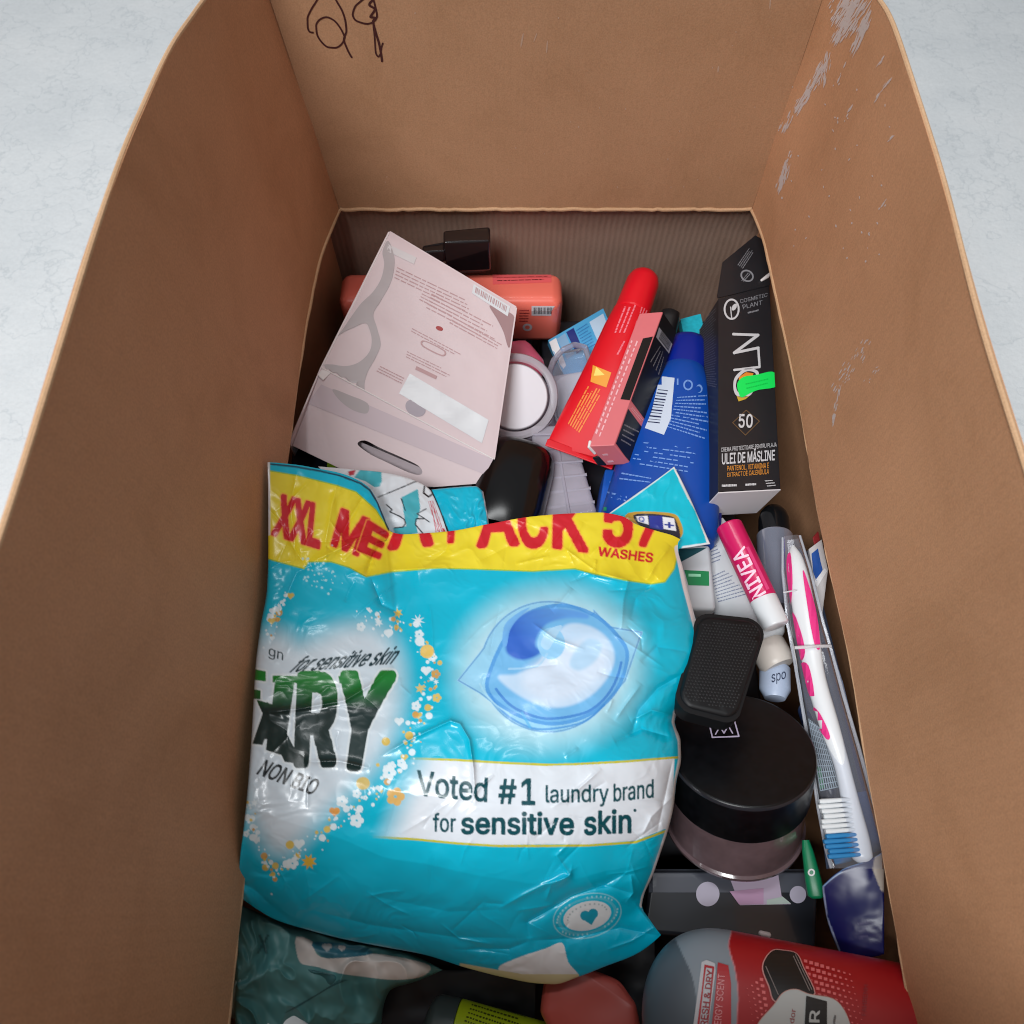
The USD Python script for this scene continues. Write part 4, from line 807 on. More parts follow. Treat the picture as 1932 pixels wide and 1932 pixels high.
# brand lettering, green above and nearly black below
brand = unary_union([P((522, 1276), (556, 1277), (534, 1424), (503, 1414)), P((478, 1402), (494, 1404), (520, 1340), (504, 1326)), P((486, 1322), (512, 1330), (568, 1440), (538, 1436)), P((500, 1378), (540, 1386), (542, 1400), (496, 1392)),
    text('R', [(567, 1277), (636, 1277), (628, 1437), (560, 1438)], True).buffer(5), text('Y', [(648, 1277), (740, 1277), (702, 1443), (634, 1443)], True).buffer(6), P((470, 1262), (500, 1268), (500, 1284), (470, 1280)), P((470, 1300), (490, 1304), (490, 1318), (470, 1316)),
    P((560, 1277), (585, 1277), (585, 1290), (560, 1288)), P((640, 1277), (668, 1277), (666, 1288), (642, 1288)), P((716, 1277), (744, 1277), (742, 1288), (714, 1288)), P((516, 1276), (562, 1277), (560, 1287), (516, 1286))]).buffer(1.5)
gcol = np.array(C(22, 128, 48))[None] * (1 - np.clip((XY[:, 1:] - 1280) / 58, 0, 1)) + np.array(C(22, 46, 46))[None] * np.clip((XY[:, 1:] - 1280) / 58, 0, 1)
paint(C(226, 236, 240), cover(brand.buffer(4)) * .8); paint(gcol, cover(brand))
DK = (10, 48, 58)
ink(DK, text('for sensitive skin', [(548, 1242), (736, 1222), (738, 1252), (544, 1268)], False, .14).buffer(.7)); ink(DK, text('gn', [(506, 1216), (532, 1226), (534, 1246), (506, 1236)], False, .1))
ink((20, 34, 40), text('NON BIO', [(492, 1430), (595, 1470), (590, 1500), (484, 1460)], False, .1).buffer(.8))
TEAL = (0, 72, 82)
ink(TEAL, text('Voted', [(787, 1454), (921, 1468), (919, 1512), (787, 1500)], True)); ink(TEAL, text('#', [(940, 1470), (975, 1471), (975, 1516), (940, 1516)], True)); ink(TEAL, text('1', [(982, 1470), (1012, 1470), (1010, 1518), (984, 1518)], True))
ink(TEAL, text('laundry', [(1030, 1482), (1148, 1480), (1148, 1512), (1030, 1514)]).buffer(.6)); ink(TEAL, text('brand', [(1158, 1479), (1233, 1470), (1233, 1504), (1158, 1512)]).buffer(.6))
ink(TEAL, text('for', [(817, 1535), (860, 1536), (860, 1570), (817, 1568)]).buffer(.6)); ink(TEAL, text('sensitive', [(870, 1534), (1083, 1534), (1083, 1574), (870, 1572)], True).buffer(.6)); ink(TEAL, text('skin', [(1102, 1532), (1191, 1528), (1191, 1570), (1102, 1574)], True).buffer(.6)); ink(TEAL, ell(1198, 1529, 3))
# the capsule
film = unary_union([ell(1035, 1258, 128, 124), P((863, 1284), (905, 1232), (950, 1170), (960, 1350), (905, 1308)), P((1212, 1192), (1150, 1182), (1120, 1150), (1140, 1330), (1180, 1285))]).buffer(6).buffer(-6)
ink((150, 208, 238), film.buffer(1)); ink((96, 150, 205), film.difference(film.buffer(-2.5)), .8)
inner = smoothpoly([(930, 1262), (960, 1200), (1000, 1160), (1060, 1146), (1120, 1164), (1165, 1205), (1180, 1240), (1160, 1300), (1110, 1345), (1040, 1362), (970, 1342), (925, 1305)], 8)
paint(C(70, 150, 222), cover(inner.buffer(7)) * .85); paint(C(120, 190, 236), cover(inner) * .8)
low = smoothpoly([(940, 1278), (975, 1272), (1012, 1254), (1036, 1222), (1067, 1180), (1113, 1182), (1150, 1210), (1158, 1250), (1132, 1296), (1090, 1326), (1039, 1334), (985, 1315)], 8)
paint(C(196, 222, 246), soft(low.buffer(-4), 9) * .95); paint(C(222, 234, 250), soft(smoothpoly([(1000, 1280), (1060, 1240), (1120, 1220), (1130, 1260), (1080, 1300), (1030, 1310)], 6), 30) * .7)
paint(C(150, 206, 242), .55 * soft(smoothpoly([(1085, 1228), (1110, 1205), (1135, 1215), (1125, 1245), (1095, 1265), (1075, 1255)], 6).buffer(-5), 10))
cres = smoothpoly([(955, 1222), (962, 1185), (993, 1156), (1039, 1148), (1093, 1154), (1126, 1168), (1100, 1166), (1067, 1166), (1033, 1176), (1014, 1198), (1010, 1218), (1018, 1232), (990, 1244), (965, 1238)], 8)
tq_ = np.clip((1095 - XY[:, :1]) / 130 + (XY[:, 1:] - 1190) / 160, 0, 1); gq_ = np.array(C(96, 160, 232))[None] * (1 - tq_) + np.array(C(44, 96, 200))[None] * tq_
paint(gq_, np.clip(soft(cres.buffer(-4), 9) * 1.1, 0, 1) * .95); ink((110, 175, 235), smoothpoly([(948, 1215), (952, 1180), (975, 1158), (1000, 1146), (978, 1166), (962, 1190), (956, 1218)], 6), .9)
ink((148, 206, 244), ell(1040, 1214, 26, 30)); ink((186, 222, 246), smoothpoly([(1020, 1214), (1036, 1188), (1060, 1180), (1050, 1200), (1034, 1226)], 6), .7)
for pts, c, wd in [([(936, 1300), (975, 1338), (1035, 1356), (1100, 1346), (1150, 1306), (1172, 1250)], (52, 120, 205), 5), ([(925, 1310), (960, 1352), (1020, 1376), (1090, 1366), (1140, 1330)], (60, 140, 215), 4), ([(985, 1345), (1000, 1372)], (90, 180, 232), 5), ([(960, 1262), (1010, 1258), (1032, 1234)], (170, 214, 244), 4), ([(905, 1290), (925, 1320), (960, 1345)], (170, 220, 242), 3)]:
    ink(c, strokes(sm(pts, 6), wd), .75)
# confetti round the heart: flowers, hearts, stars and dots
rr_ = random.Random(14); path = LineString([(690, 1160), (740, 1178), (785, 1195), (808, 1240), (812, 1290), (800, 1345), (775, 1400), (752, 1440), (715, 1480), (672, 1512), (628, 1552), (586, 1592), (552, 1618), (522, 1640), (508, 1662)])
path2 = LineString([(540, 1118), (525, 1150), (512, 1185), (505, 1215)]); path3 = LineString([(470, 1510), (478, 1560), (496, 1610), (520, 1650)])
def star(x, y, R, n, inr=.45): return Polygon([(x + (R if k % 2 == 0 else R * inr) * math.cos(k * math.pi / n + .3), y + (R if k % 2 == 0 else R * inr) * math.sin(k * math.pi / n + .3)) for k in range(2 * n)])
def flower(x, y, R): return unary_union([ell(x + R * .6 * math.cos(k * 1.2566), y + R * .6 * math.sin(k * 1.2566), R * .45) for k in range(5)])
def hrt(x, y, R): return unary_union([ell(x - R * .45, y - R * .2, R * .55), ell(x + R * .45, y - R * .2, R * .55), P((x - R * .95, y), (x + R * .95, y), (x, y + R))])
WH, GO, OR = (226, 240, 246), (222, 190, 84), (214, 160, 76)
for pth, nn_, sp in [(path, 210, 20), (path2, 34, 10), (path3, 46, 12)]:
    for _ in range(nn_):
        q = pth.interpolate(rr_.random(), True); x, y = q.x + rr_.gauss(0, sp * .55), q.y + rr_.gauss(0, sp * .45); R = rr_.choice([1.5, 1.8, 2.2, 2.8, 3.5, 4.6, 6.5]); c = rr_.choice([WH] * 6 + [GO, GO, OR]); k_ = rr_.random()
        ink(c, ell(x, y, R) if k_ < .55 or R < 3 else star(x, y, R * 1.3, 6) if k_ < .7 else flower(x, y, R * 1.3) if k_ < .86 else hrt(x, y, R * 1.1), .92)
for g_, c in [(star(789, 1171, 14, 8, .3), WH), (star(751, 1157, 10, 6), GO), (ell(806, 1229, 13), (232, 196, 104)), (ell(792, 1210, 9), WH), (hrt(733, 1195, 9), WH), (hrt(804, 1265, 10), WH), (flower(746, 1503, 17), (224, 176, 92)), (ell(685, 1478, 13, 12), (214, 186, 96)), (flower(734, 1458, 13), WH), (hrt(631, 1531, 10), (222, 150, 66)), (star(583, 1626, 16, 8, .5), (226, 178, 44)), (hrt(564, 1592, 11), WH), (flower(673, 1548, 13), WH), (flower(645, 1512, 11), WH), (star(793, 1299, 11, 6), (220, 196, 120)), (star(735, 1196 + 60, 0.1, 5), WH), (ell(734, 1194, 7), WH), (star(676, 1530, 9, 6), WH), (ell(705, 1406 - 10, 0.1), WH), (ell(728, 1399, 8), GO), (ell(772, 1388, 8), GO), (hrt(753, 1361, 9), WH), (flower(785, 1332, 9), WH), (flower(552, 1629, 11), WH), (ell(547, 1594, 8), GO), (star(690, 1215, 0.1, 5), WH)]: ink(c, g_, .95)
# pale sparkle above the heart
for _ in range(40):
    q = (rr_.gauss(600, 22), rr_.gauss(1085, 20)); ink((190, 236, 244), ell(*q, rr_.choice([1.2, 1.6, 2.4])), .8)
# badge with a heart in the lower corner
bc = (1108, 1728); ro = lambda g_: affinity.rotate(g_, -14, origin=bc)
ink((150, 208, 218), ro(ell(*bc, 66, 42)).difference(ro(ell(*bc, 64, 40))), .8); ink((120, 196, 210), ro(ell(*bc, 57, 34)).difference(ro(ell(*bc, 51, 30))), .45); ink((216, 222, 226), ro(ell(*bc, 46, 27))); ink((20, 150, 178), ro(hrt(bc[0] + 4, bc[1] + 2, 17)))
for a_ in range(0, 360, 9):
    if a_ % 90 < 63: ink((170, 218, 226), ell(bc[0] + 57 * math.cos(math.radians(a_)), bc[1] + 34 * math.sin(math.radians(a_)) - 14 * math.cos(math.radians(a_)) * .9, 1.7, 2.2), .8)
for a_ in range(180, 360, 14): ink((150, 170, 176), ell(bc[0] + 37 * math.cos(math.radians(a_)), bc[1] + 21 * math.sin(math.radians(a_)) - 9 * math.cos(math.radians(a_)) * .9, 1.6, 1.8), .8)
# bare white corner and cream foot of the film, white seam along the right edge
ink((226, 228, 232), smoothpoly([(1028, 1790), (1054, 1779), (1064, 1784), (1072, 1815), (1092, 1845), (1045, 1860), (985, 1856), (940, 1828), (980, 1806)], 5))
paint(C(214, 206, 160), cover(P((868, 1817), (940, 1830), (985, 1838), (1050, 1838), (1092, 1838), (1092, 1870), (1000, 1870), (860, 1845))) * .95)
seam = LineString([(p[0], p[1]) for p in rig[1:]]); x_m = XY[:, 0] > 1180
sd_ = np.full(len(XY), 99.0); sd_[x_m] = shapely.distance(seam, shapely.points(XY[x_m])); wdt = np.interp(XY[:, 1], [1000, 1040, 1100, 1250, 1400, 1560, 1700], [3, 8, 9, 8, 6, 5, 5])
paint(C(232, 232, 232), np.clip((wdt - sd_) / 1.5, 0, 1) * x_m * (XY[:, 1] < 1712))
seam2 = LineString([(p[0], p[1]) for p in lef[:4]]); s2 = shapely.distance(seam2, shapely.points(XY)); paint(C(225, 225, 225), np.clip((5 - s2) / 1.5, 0, 1) * (XY[:, 1] < 1010))
bagm = M_paint('bag_film', 0.28, coat_weight=0.25, coat_roughness=0.14, specular_ior_level=0.5)
t = Thing('laundry_bag', 'large crinkled turquoise laundry capsule bag with yellow header band', 'bag')
Fb = grid_faces(NU, NV)
if np.cross(Vb[Fb[0, 1]] - Vb[Fb[0, 0]], Vb[Fb[0, 2]] - Vb[Fb[0, 0]])[2] < 0: Fb = Fb[:, ::-1]
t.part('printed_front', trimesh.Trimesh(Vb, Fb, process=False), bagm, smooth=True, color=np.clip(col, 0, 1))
# underside: the same outline, bellied down
Gd = coons(top, bot, lef, rig, 60, 60); s6 = np.linspace(0, 1, 60)[None, :]; w6 = np.linspace(0, 1, 60)[:, None]; e6 = (4 * s6 * (1 - s6)) ** .5 * (4 * w6 * (1 - w6)) ** .5
Vd = atv(Gd.reshape(-1, 3)).reshape(60, 60, 3); Vd[..., 2] -= (0.07 * e6); Vd[..., 2] = np.maximum(Vd[..., 2], H0 - .124)
Fd = grid_faces(60, 60); t.part('underside', trimesh.Trimesh(Vd.reshape(-1, 3), Fd[:, ::-1] if np.cross(*(Vd.reshape(-1, 3)[Fd[0, 1:]] - Vd.reshape(-1, 3)[Fd[0, 0]]))[2] > 0 else Fd, process=False), M('bag_underside', C(0, 160, 190), 0.25), smooth=True)
# rear of the bag's mouth: crumpled film behind the header
def sheet(th, name, pts4, nu=60, nv=60, amp=.006, seed=1, mat=None, paints=None, base=(0, 184, 214), scale=40, bow=0.0, both=True, wr=None, label=None, thick=0.0006, parent=None):
    """crumpled sheet between four edge lines (px, py, h), printed by painting polygons measured in the photograph"""
    global XY, col
    g_ = coons(*pts4, nu, nv); s_ = np.linspace(0, 1, nu)[None, :]; w_ = np.linspace(0, 1, nv)[:, None]; e_ = (4 * s_ * (1 - s_)) ** .5 * (4 * w_ * (1 - w_)) ** .5
    q = np.stack([g_[..., 0] / scale, g_[..., 1] / scale, g_[..., 0] * 0], -1); f_ = meshkit.fbm(q + (meshkit.noise(q * .7, seed + 5)[..., None] - .5) * 1.4, 3, seed)
    g_[..., 2] += amp * (1 - 2.2 * abs(2 * f_ - 1)) * np.clip(e_ * 3, 0, 1) + bow * e_
    if wr: wr(g_)
    V_ = atv(g_.reshape(-1, 3)).reshape(nv, nu, 3); keep = (XY, col)
    XY = np.stack([g_[..., 0].ravel(), g_[..., 1].ravel()], 1); col = np.tile(np.array(C(*base)), (len(XY), 1))
    for c, gg, *al in (paints or []): ink(c, gg, *al)
    cc = np.clip(col, 0, 1); XY, col = keep
    n_ = np.zeros_like(V_); n_[..., 2] = -1
    m_ = thick_sheet(V_, n_, thick)
    return th.part(name, m_, mat or bagm, smooth=True, color=np.vstack([cc, cc]), label=label, parent=parent)
z6 = lambda *p: [(654 + x * .15625, 855.3 + y * .15625) for x, y in p]
T2 = (70, 176, 190)
sheet(t, 'header_back', ([(600, 880, -.012), (650, 884, -.012), (735, 893, -.014), (800, 915, -.016), (830, 950, -.016)], [(690, 1030, -.012), (760, 1030, -.010), (820, 1025, -.010), (862, 1020, -.012)], [(600, 880, -.012), (640, 930, -.012), (690, 1030, -.012)], [(830, 950, -.016), (845, 980, -.014), (862, 1020, -.012)]), 110, 110, .0012, 31, base=(222, 226, 232), scale=50,
      paints=[(T2, P(*z6((90, 290), (160, 200), (420, 220), (425, 340), (400, 400), (340, 410), (230, 340)))), ((190, 60, 76), P(*z6((20, 220), (110, 200), (90, 260), (30, 270)))), (T2, P(*z6((665, 530), (860, 430), (890, 660), (860, 790), (830, 850), (860, 960), (700, 1000), (720, 870), (690, 730)))), (T2, P(*z6((560, 900), (720, 880), (760, 1000), (600, 1010)))),
              ((30, 36, 44), strokes(z6((380, 530), (600, 440), (880, 320)), 2.2)), ((30, 36, 44), strokes(z6((480, 620), (550, 680), (520, 705), (640, 760), (700, 800), (710, 850), (680, 890), (580, 900)), 2.4)), ((30, 36, 44), strokes(z6((660, 545), (710, 690)), 2.0)), ((30, 36, 44), strokes(z6((960, 670), (850, 730), (930, 780), (1000, 830)), 2.0)), ((30, 36, 44), strokes(z6((930, 790), (840, 790), (830, 860), (940, 990)), 2.4)), ((196, 62, 78), text('XXL', z6((990, 590), (1060, 580), (1200, 960), (1080, 980)), True)), ((24, 24, 30), strokes(z6((940, 400), (930, 480), (990, 525), (1040, 490)), 3.2))], parent=None)
sheet(t, 'header_fold', ([(812, 924, -.014), (850, 920, -.012), (896, 917, -.012), (912, 928, -.014)], [(846, 1012, -.010), (880, 1008, -.008), (920, 1000, -.008), (924, 998, -.010)], [(812, 924, -.014), (830, 965, -.012), (846, 1012, -.010)], [(912, 928, -.014), (918, 960, -.012), (924, 998, -.010)]), 60, 60, .002, 33, base=(0, 178, 208), scale=34, paints=[((20, 24, 30), strokes([(812, 924), (830, 965), (848, 1012)], 5)), ((225, 230, 235), strokes([(912, 926), (918, 960), (925, 1000)], 4))])
sheet(t, 'rear_corner', ([(1140, 975, -.020), (1200, 932, -.022), (1240, 904, -.022), (1272, 880, -.022)], [(1180, 1040, -.018), (1240, 1040, -.02), (1290, 1034, -.022), (1340, 1026, -.026)], [(1140, 975, -.020), (1155, 1005, -.018), (1180, 1040, -.018)], [(1272, 880, -.022), (1300, 935, -.024), (1322, 985, -.026), (1340, 1026, -.026)]), 110, 110, .0015, 35, base=(0, 190, 214), scale=60,
      paints=[((235, 238, 240), strokes([(1276, 880), (1302, 935), (1318, 962), (1336, 1010), (1342, 1030)], 13)), ((225, 232, 238), strokes([(1340, 1027), (1290, 1034)], 8)), ((220, 235, 240), strokes([(1140, 975), (1200, 934), (1270, 882)], 4)), ((190, 150, 60), smoothpoly([(1185, 968), (1265, 968), (1284, 985), (1286, 1012), (1250, 1030), (1190, 1000)], 5)), ((40, 44, 60), smoothpoly([(1195, 972), (1262, 973), (1278, 988), (1280, 1020), (1230, 1010)], 5)), ((44, 56, 150), P((1224, 973), (1250, 973), (1252, 1000), (1226, 996))), ((230, 232, 240), P((1200, 974), (1222, 973), (1224, 990), (1204, 984))), ((230, 232, 240), P((1250, 975), (1272, 978), (1276, 1002), (1252, 998))), ((40, 60, 150), text('+', [(1252, 980), (1272, 982), (1272, 998), (1254, 996)], True)), ((60, 80, 170), text('Q', [(1204, 975), (1216, 975), (1216, 985), (1206, 984)], True))])
t.done()
# ================================================================== THINGS BESIDE THE BAG (right of it in the photograph)
z7 = lambda *p: [(1207.5 + x * .2604, 956 + y * .2604) for x, y in p]
z8 = lambda *p: [(1207.5 + x * .2604, 1430 + y * .2604) for x, y in p]
# white carton with a green band
t = Thing('white_green_carton', 'white carton with a green band squeezed beside the bag edge', 'carton')
wb = t.part('carton_body', slab(Q4((1262, 1030, -.050), (1340, 1026, -.050), (1352, 1150, -.046), (1275, 1150, -.046)), 0.05, 0.003), M('carton_greywhite', C(196, 200, 204), 0.4, var=.03))
deco(t, wb, 'teal_panel', P(*z7((262, 300), (500, 288), (430, 330), (300, 400), (280, 395))), INK('teal_dark', (20, 74, 84)))
deco(t, wb, 'green_band', P(*z7((320, 460), (498, 470), (500, 575), (350, 570))), INK('green_band', (14, 132, 76)))
deco(t, wb, 'lettering', P(*z7((350, 488), (440, 490), (440, 510), (350, 508))), INK('pale_green', (150, 220, 180)), off=.0005)
t.done()
# white tube with small print
t = Thing('white_tube', 'white squeeze tube with grey small print under the pink lip balm', 'tube')
A, B = at(1322, 1000, -.068), at(1470, 1258, -.052); kk = mpp(1400, 1130, -.055)
wt = t.part('body', loft(A, B, [(0, 50 * kk, 4 * kk, 3), (.05, 52 * kk, 8 * kk, 2.8), (.4, 60 * kk, 22 * kk, 2.3), (.65, 56 * kk, 30 * kk, 2.1), (.78, 50 * kk, 33 * kk, 2), (.83, 40 * kk, 31 * kk, 2), (.845, 32 * kk, 29 * kk, 2)], 48), M('tube_white', C(206, 210, 214), 0.35), smooth=50)
t.part('cap', loft(A, B, [(.845, 31 * kk, 29 * kk, 2), (.86, 33 * kk, 31 * kk, 2), (.97, 33 * kk, 31 * kk, 2), (1.0, 28 * kk, 26 * kk, 2)], 44), M('cap_cream', C(204, 196, 188), 0.4), smooth=50)
deco(t, wt, 'fine_print', unary_union([lines(z7((515, 290), (560, 270), (600, 390), (520, 420)), 5, .35, 61, (.1, .3)), lines(z7((515, 500), (640, 440), (800, 640), (570, 700)), 9, .35, 62, (.05, .14))]), INK('print_slate', (128, 136, 160)), cell=14, kind='stuff')
t.done()
t = Thing('small_white_bottle', 'bluish white round bottle end with faint lettering between black jar and toothbrush pack', 'bottle')
cp = t.part('bottle_end', loft(at(1462, 1255, -.058), at(1462, 1318, -.055), [(0, 22 * kk, 18 * kk, 2), (.1, 27 * kk, 22 * kk, 2), (.75, 27 * kk, 23 * kk, 2), (1, 18 * kk, 16 * kk, 2)], 40), M('cap_bluewhite', C(176, 190, 214), 0.35), smooth=50)
deco(t, cp, 'lettering', text('spo', [(1456, 1268), (1482, 1262), (1482, 1280), (1456, 1288)]), INK('ink_slate', (50, 60, 86)), cell=10, kind='stuff')
t.done()
# lip balm
mag = M('magenta', C(206, 24, 96), 0.3, coat_weight=.2)
t = Thing('lip_balm', 'magenta and white lip balm stick lying on the white tube', 'lip balm')
A, B = at(1372, 985, -.026), at(1466, 1186, -.026); kk = mpp(1420, 1080, -.026)
lb_ = t.part('barrel', loft(A, B, [(.03, 23 * kk, 23 * kk, 2), (.045, 25.5 * kk, 25.5 * kk, 2), (.735, 25.5 * kk, 25.5 * kk, 2)], 48), mag, smooth=50)
t.part('white_end', loft(A, B, [(.735, 25 * kk, 25 * kk, 2), (.745, 25.5 * kk, 25.5 * kk, 2), (.97, 24.5 * kk, 24 * kk, 2), (.985, 21 * kk, 21 * kk, 2)], 44), M('balm_white', C(220, 224, 228), 0.25), smooth=50)
z9 = lambda *p: [(1308.1 + x * .13022, 956 + y * .13022) for x, y in p]
deco(t, lb_, 'lettering', unary_union([text('NIVEA', z9((875, 1360), (560, 690), (730, 570), (1050, 1250)), True)]), INK('pink_white', (246, 210, 228)), cell=8, off=.0003, kind='stuff')
deco(t, lb_, 'pale_stripe', P(*z9((760, 590), (800, 580), (1100, 1190), (1060, 1210))), INK('pink_stripe', (226, 70, 130)), cell=8)
t.done()
# clear bottle with black dome cap
t = Thing('clear_bottle', 'clear bottle with shiny black dome cap standing by the box wall', 'bottle')
A, B = at(1459, 956, -.066), at(1468, 1150, -.062); kk = mpp(1460, 1040, -.064)
t.part('cap', loft(A, B, [(0, 8 * kk, 8 * kk, 2), (.02, 17 * kk, 17 * kk, 2), (.07, 25 * kk, 25 * kk, 2), (.14, 29 * kk, 29 * kk, 2), (.28, 30 * kk, 30 * kk, 2)], 44), M('cap_gloss', C(18, 20, 23), 0.12), smooth=60)
t.part('body', loft(A, B, [(.285, 31 * kk, 31 * kk, 2), (.30, 33 * kk, 33 * kk, 2), (.97, 33 * kk, 33 * kk, 2), (1, 31 * kk, 31 * kk, 2)], 44), M_clear('bottle_grey', (0.55, 0.58, 0.66), 0.55, (0.30, 0.32, 0.40), 0.08), smooth=50)
t.done()
t = Thing('paper_packet', 'torn white and blue paper packet against the box wall', 'packet')
pp = t.part('packet', panel(at(1526, 1036, -.036), at(1550, 1018, -.034), at(1562, 1075, -.036), at(1550, 1170, -.040), 0.004, 24, 24, 0.006, 15), M('packet_paper', C(200, 196, 196), 0.6))
deco(t, pp, 'blue_print', P((1531, 1045), (1543, 1035), (1548, 1060), (1552, 1075), (1540, 1096), (1534, 1080)), INK('blue_print', (30, 80, 160)))
deco(t, pp, 'white_fold', P((1536, 1098), (1556, 1072), (1560, 1078), (1542, 1108)), white_ink, off=.0006)
t.done()
t = Thing('red_card', 'small red card corner poking up beside the paper packet', 'card')
t.part('card', slab(Q4((1534, 1014, -.040), (1544, 1002, -.040), (1549, 1030, -.042), (1540, 1040, -.042)), .001, .0003), M('red_card', C(150, 40, 44), .5)); t.done()

# ---- toothbrush blister pack along the wall
t = Thing('toothbrush_blister_pack', 'long clear blister pack with navy foot card along the box wall', 'blister pack')
clr = M_clear('blister_clear', (0.93, 0.94, 0.97), 0.09, (0.66, 0.68, 0.78), 0.07)
prof_ = [(1493, 1014, 16, 10), (1503, 1080, 26, 16), (1520, 1180, 33, 20), (1535, 1242, 36, 22), (1552, 1320, 40, 24), (1575, 1420, 46, 27), (1596, 1520, 52, 30), (1614, 1600, 55, 30), (1620, 1640, 50, 26)]
cen = [at(x, y, -.030) for x, y, *_ in prof_]
V, F = [], []; nb_ = 28
for i, (x, y, w_, h_) in enumerate(prof_):
    k_ = mpp(x, y, -.03); ax_ = unit(cen[min(i + 1, 8)] - cen[max(i - 1, 0)]); up_ = unit(CAM - cen[i]); up_ = unit(up_ - ax_ * (up_ @ ax_)); sd_2 = np.cross(ax_, up_)
    for j in range(nb_):
        a_ = 2 * math.pi * j / nb_; c_, s_ = math.cos(a_), math.sin(a_); V.append(cen[i] + sd_2 * w_ * k_ * .92 * np.sign(c_) * abs(c_) ** .6 + up_ * h_ * k_ * np.sign(s_) * abs(s_) ** .6)
for i in range(8):
    for j in range(nb_): a_, b_ = i * nb_ + j, i * nb_ + (j + 1) % nb_; F += [[a_, b_, b_ + nb_], [a_, b_ + nb_, a_ + nb_]]
t.part('blister', trimesh.Trimesh(V, F, process=False), clr, smooth=60)
for sg_ in (-1, 1):
    fl_ = []
    for i, (x, y, w_, h_) in enumerate(prof_):
        k_ = mpp(x, y, -.03); ax_ = unit(cen[min(i + 1, 8)] - cen[max(i - 1, 0)]); up_ = unit(CAM - cen[i]); up_ = unit(up_ - ax_ * (up_ @ ax_)); fl_.append(cen[i] + np.cross(ax_, up_) * sg_ * w_ * k_ * .96 + up_ * h_ * k_ * .35)
    t.part('flange', tube(np.array(fl_), .0009), M_clear('flange_clear', (.9, .92, .96), .35, (.78, .80, .86)))
t.part('seam_ridge', tube([at(1499, 1222, -.016), at(1520, 1221, -.0145), at(1545, 1219, -.0145), at(1567, 1219, -.018)], 0.0011), M_clear('ridge_clear', (.95, .95, .97), .5, (.9, .9, .92)))
t.part('seam_ridge', tube([at(1478, 1118, -.022), at(1500, 1114, -.018), at(1530, 1110, -.022)], 0.0005), M_clear('ridge_clear', (.95, .95, .97), .5, (.9, .9, .92)))
bcd = t.part('back_card', slab(Q4((1480, 1030, -.058), (1528, 1040, -.058), (1668, 1600, -.050), (1560, 1640, -.050)), .001, .0003), M('card_slate', C(62, 74, 96), .4))
deco(t, bcd, 'navy_stripe', P((1568, 1250), (1580, 1285), (1636, 1470), (1650, 1540), (1640, 1540), (1620, 1470)), INK('stripe_navy', (30, 44, 110)))
deco(t, bcd, 'pale_stripe', P((1572, 1240), (1584, 1270), (1642, 1460), (1636, 1462)), INK('stripe_pale', (150, 168, 200)), off=.0006)
deco(t, bcd, 'blue_patch', P((1590, 1500), (1650, 1490), (1668, 1600), (1600, 1630)), INK('patch_blue', (60, 104, 170)), off=.0006)
deco(t, bcd, 'green_patch', P((1494, 1150), (1506, 1150), (1520, 1210), (1512, 1225)), INK('patch_green', (110, 150, 130)), off=.0006)
ft = sheet(t, 'foot_card', ([(1552, 1672, -.036), (1590, 1640, -.030), (1640, 1622, -.026), (1668, 1606, -.026)], [(1586, 1800, -.042), (1610, 1806, -.036), (1640, 1806, -.032), (1668, 1800, -.028)], [(1552, 1672, -.036), (1560, 1730, -.042), (1586, 1800, -.042)], [(1668, 1606, -.022), (1668, 1700, -.022), (1668, 1800, -.028)]), 50, 50, .0004, 61, M_paint('card_print', 0.3), base=(20, 24, 84), scale=60,
           paints=[((170, 160, 150), P((1652, 1608), (1680, 1600), (1680, 1690), (1662, 1680), (1646, 1640))), ((72, 70, 110), lines([(1618, 1738), (1640, 1730), (1644, 1770), (1622, 1776)], 3, .4, 63)), ((150, 160, 190), strokes([(1552, 1672), (1560, 1730), (1586, 1800)], 3)), ((120, 150, 190), strokes([(1553, 1672), (1590, 1641), (1666, 1608)], 3))])
t.done()
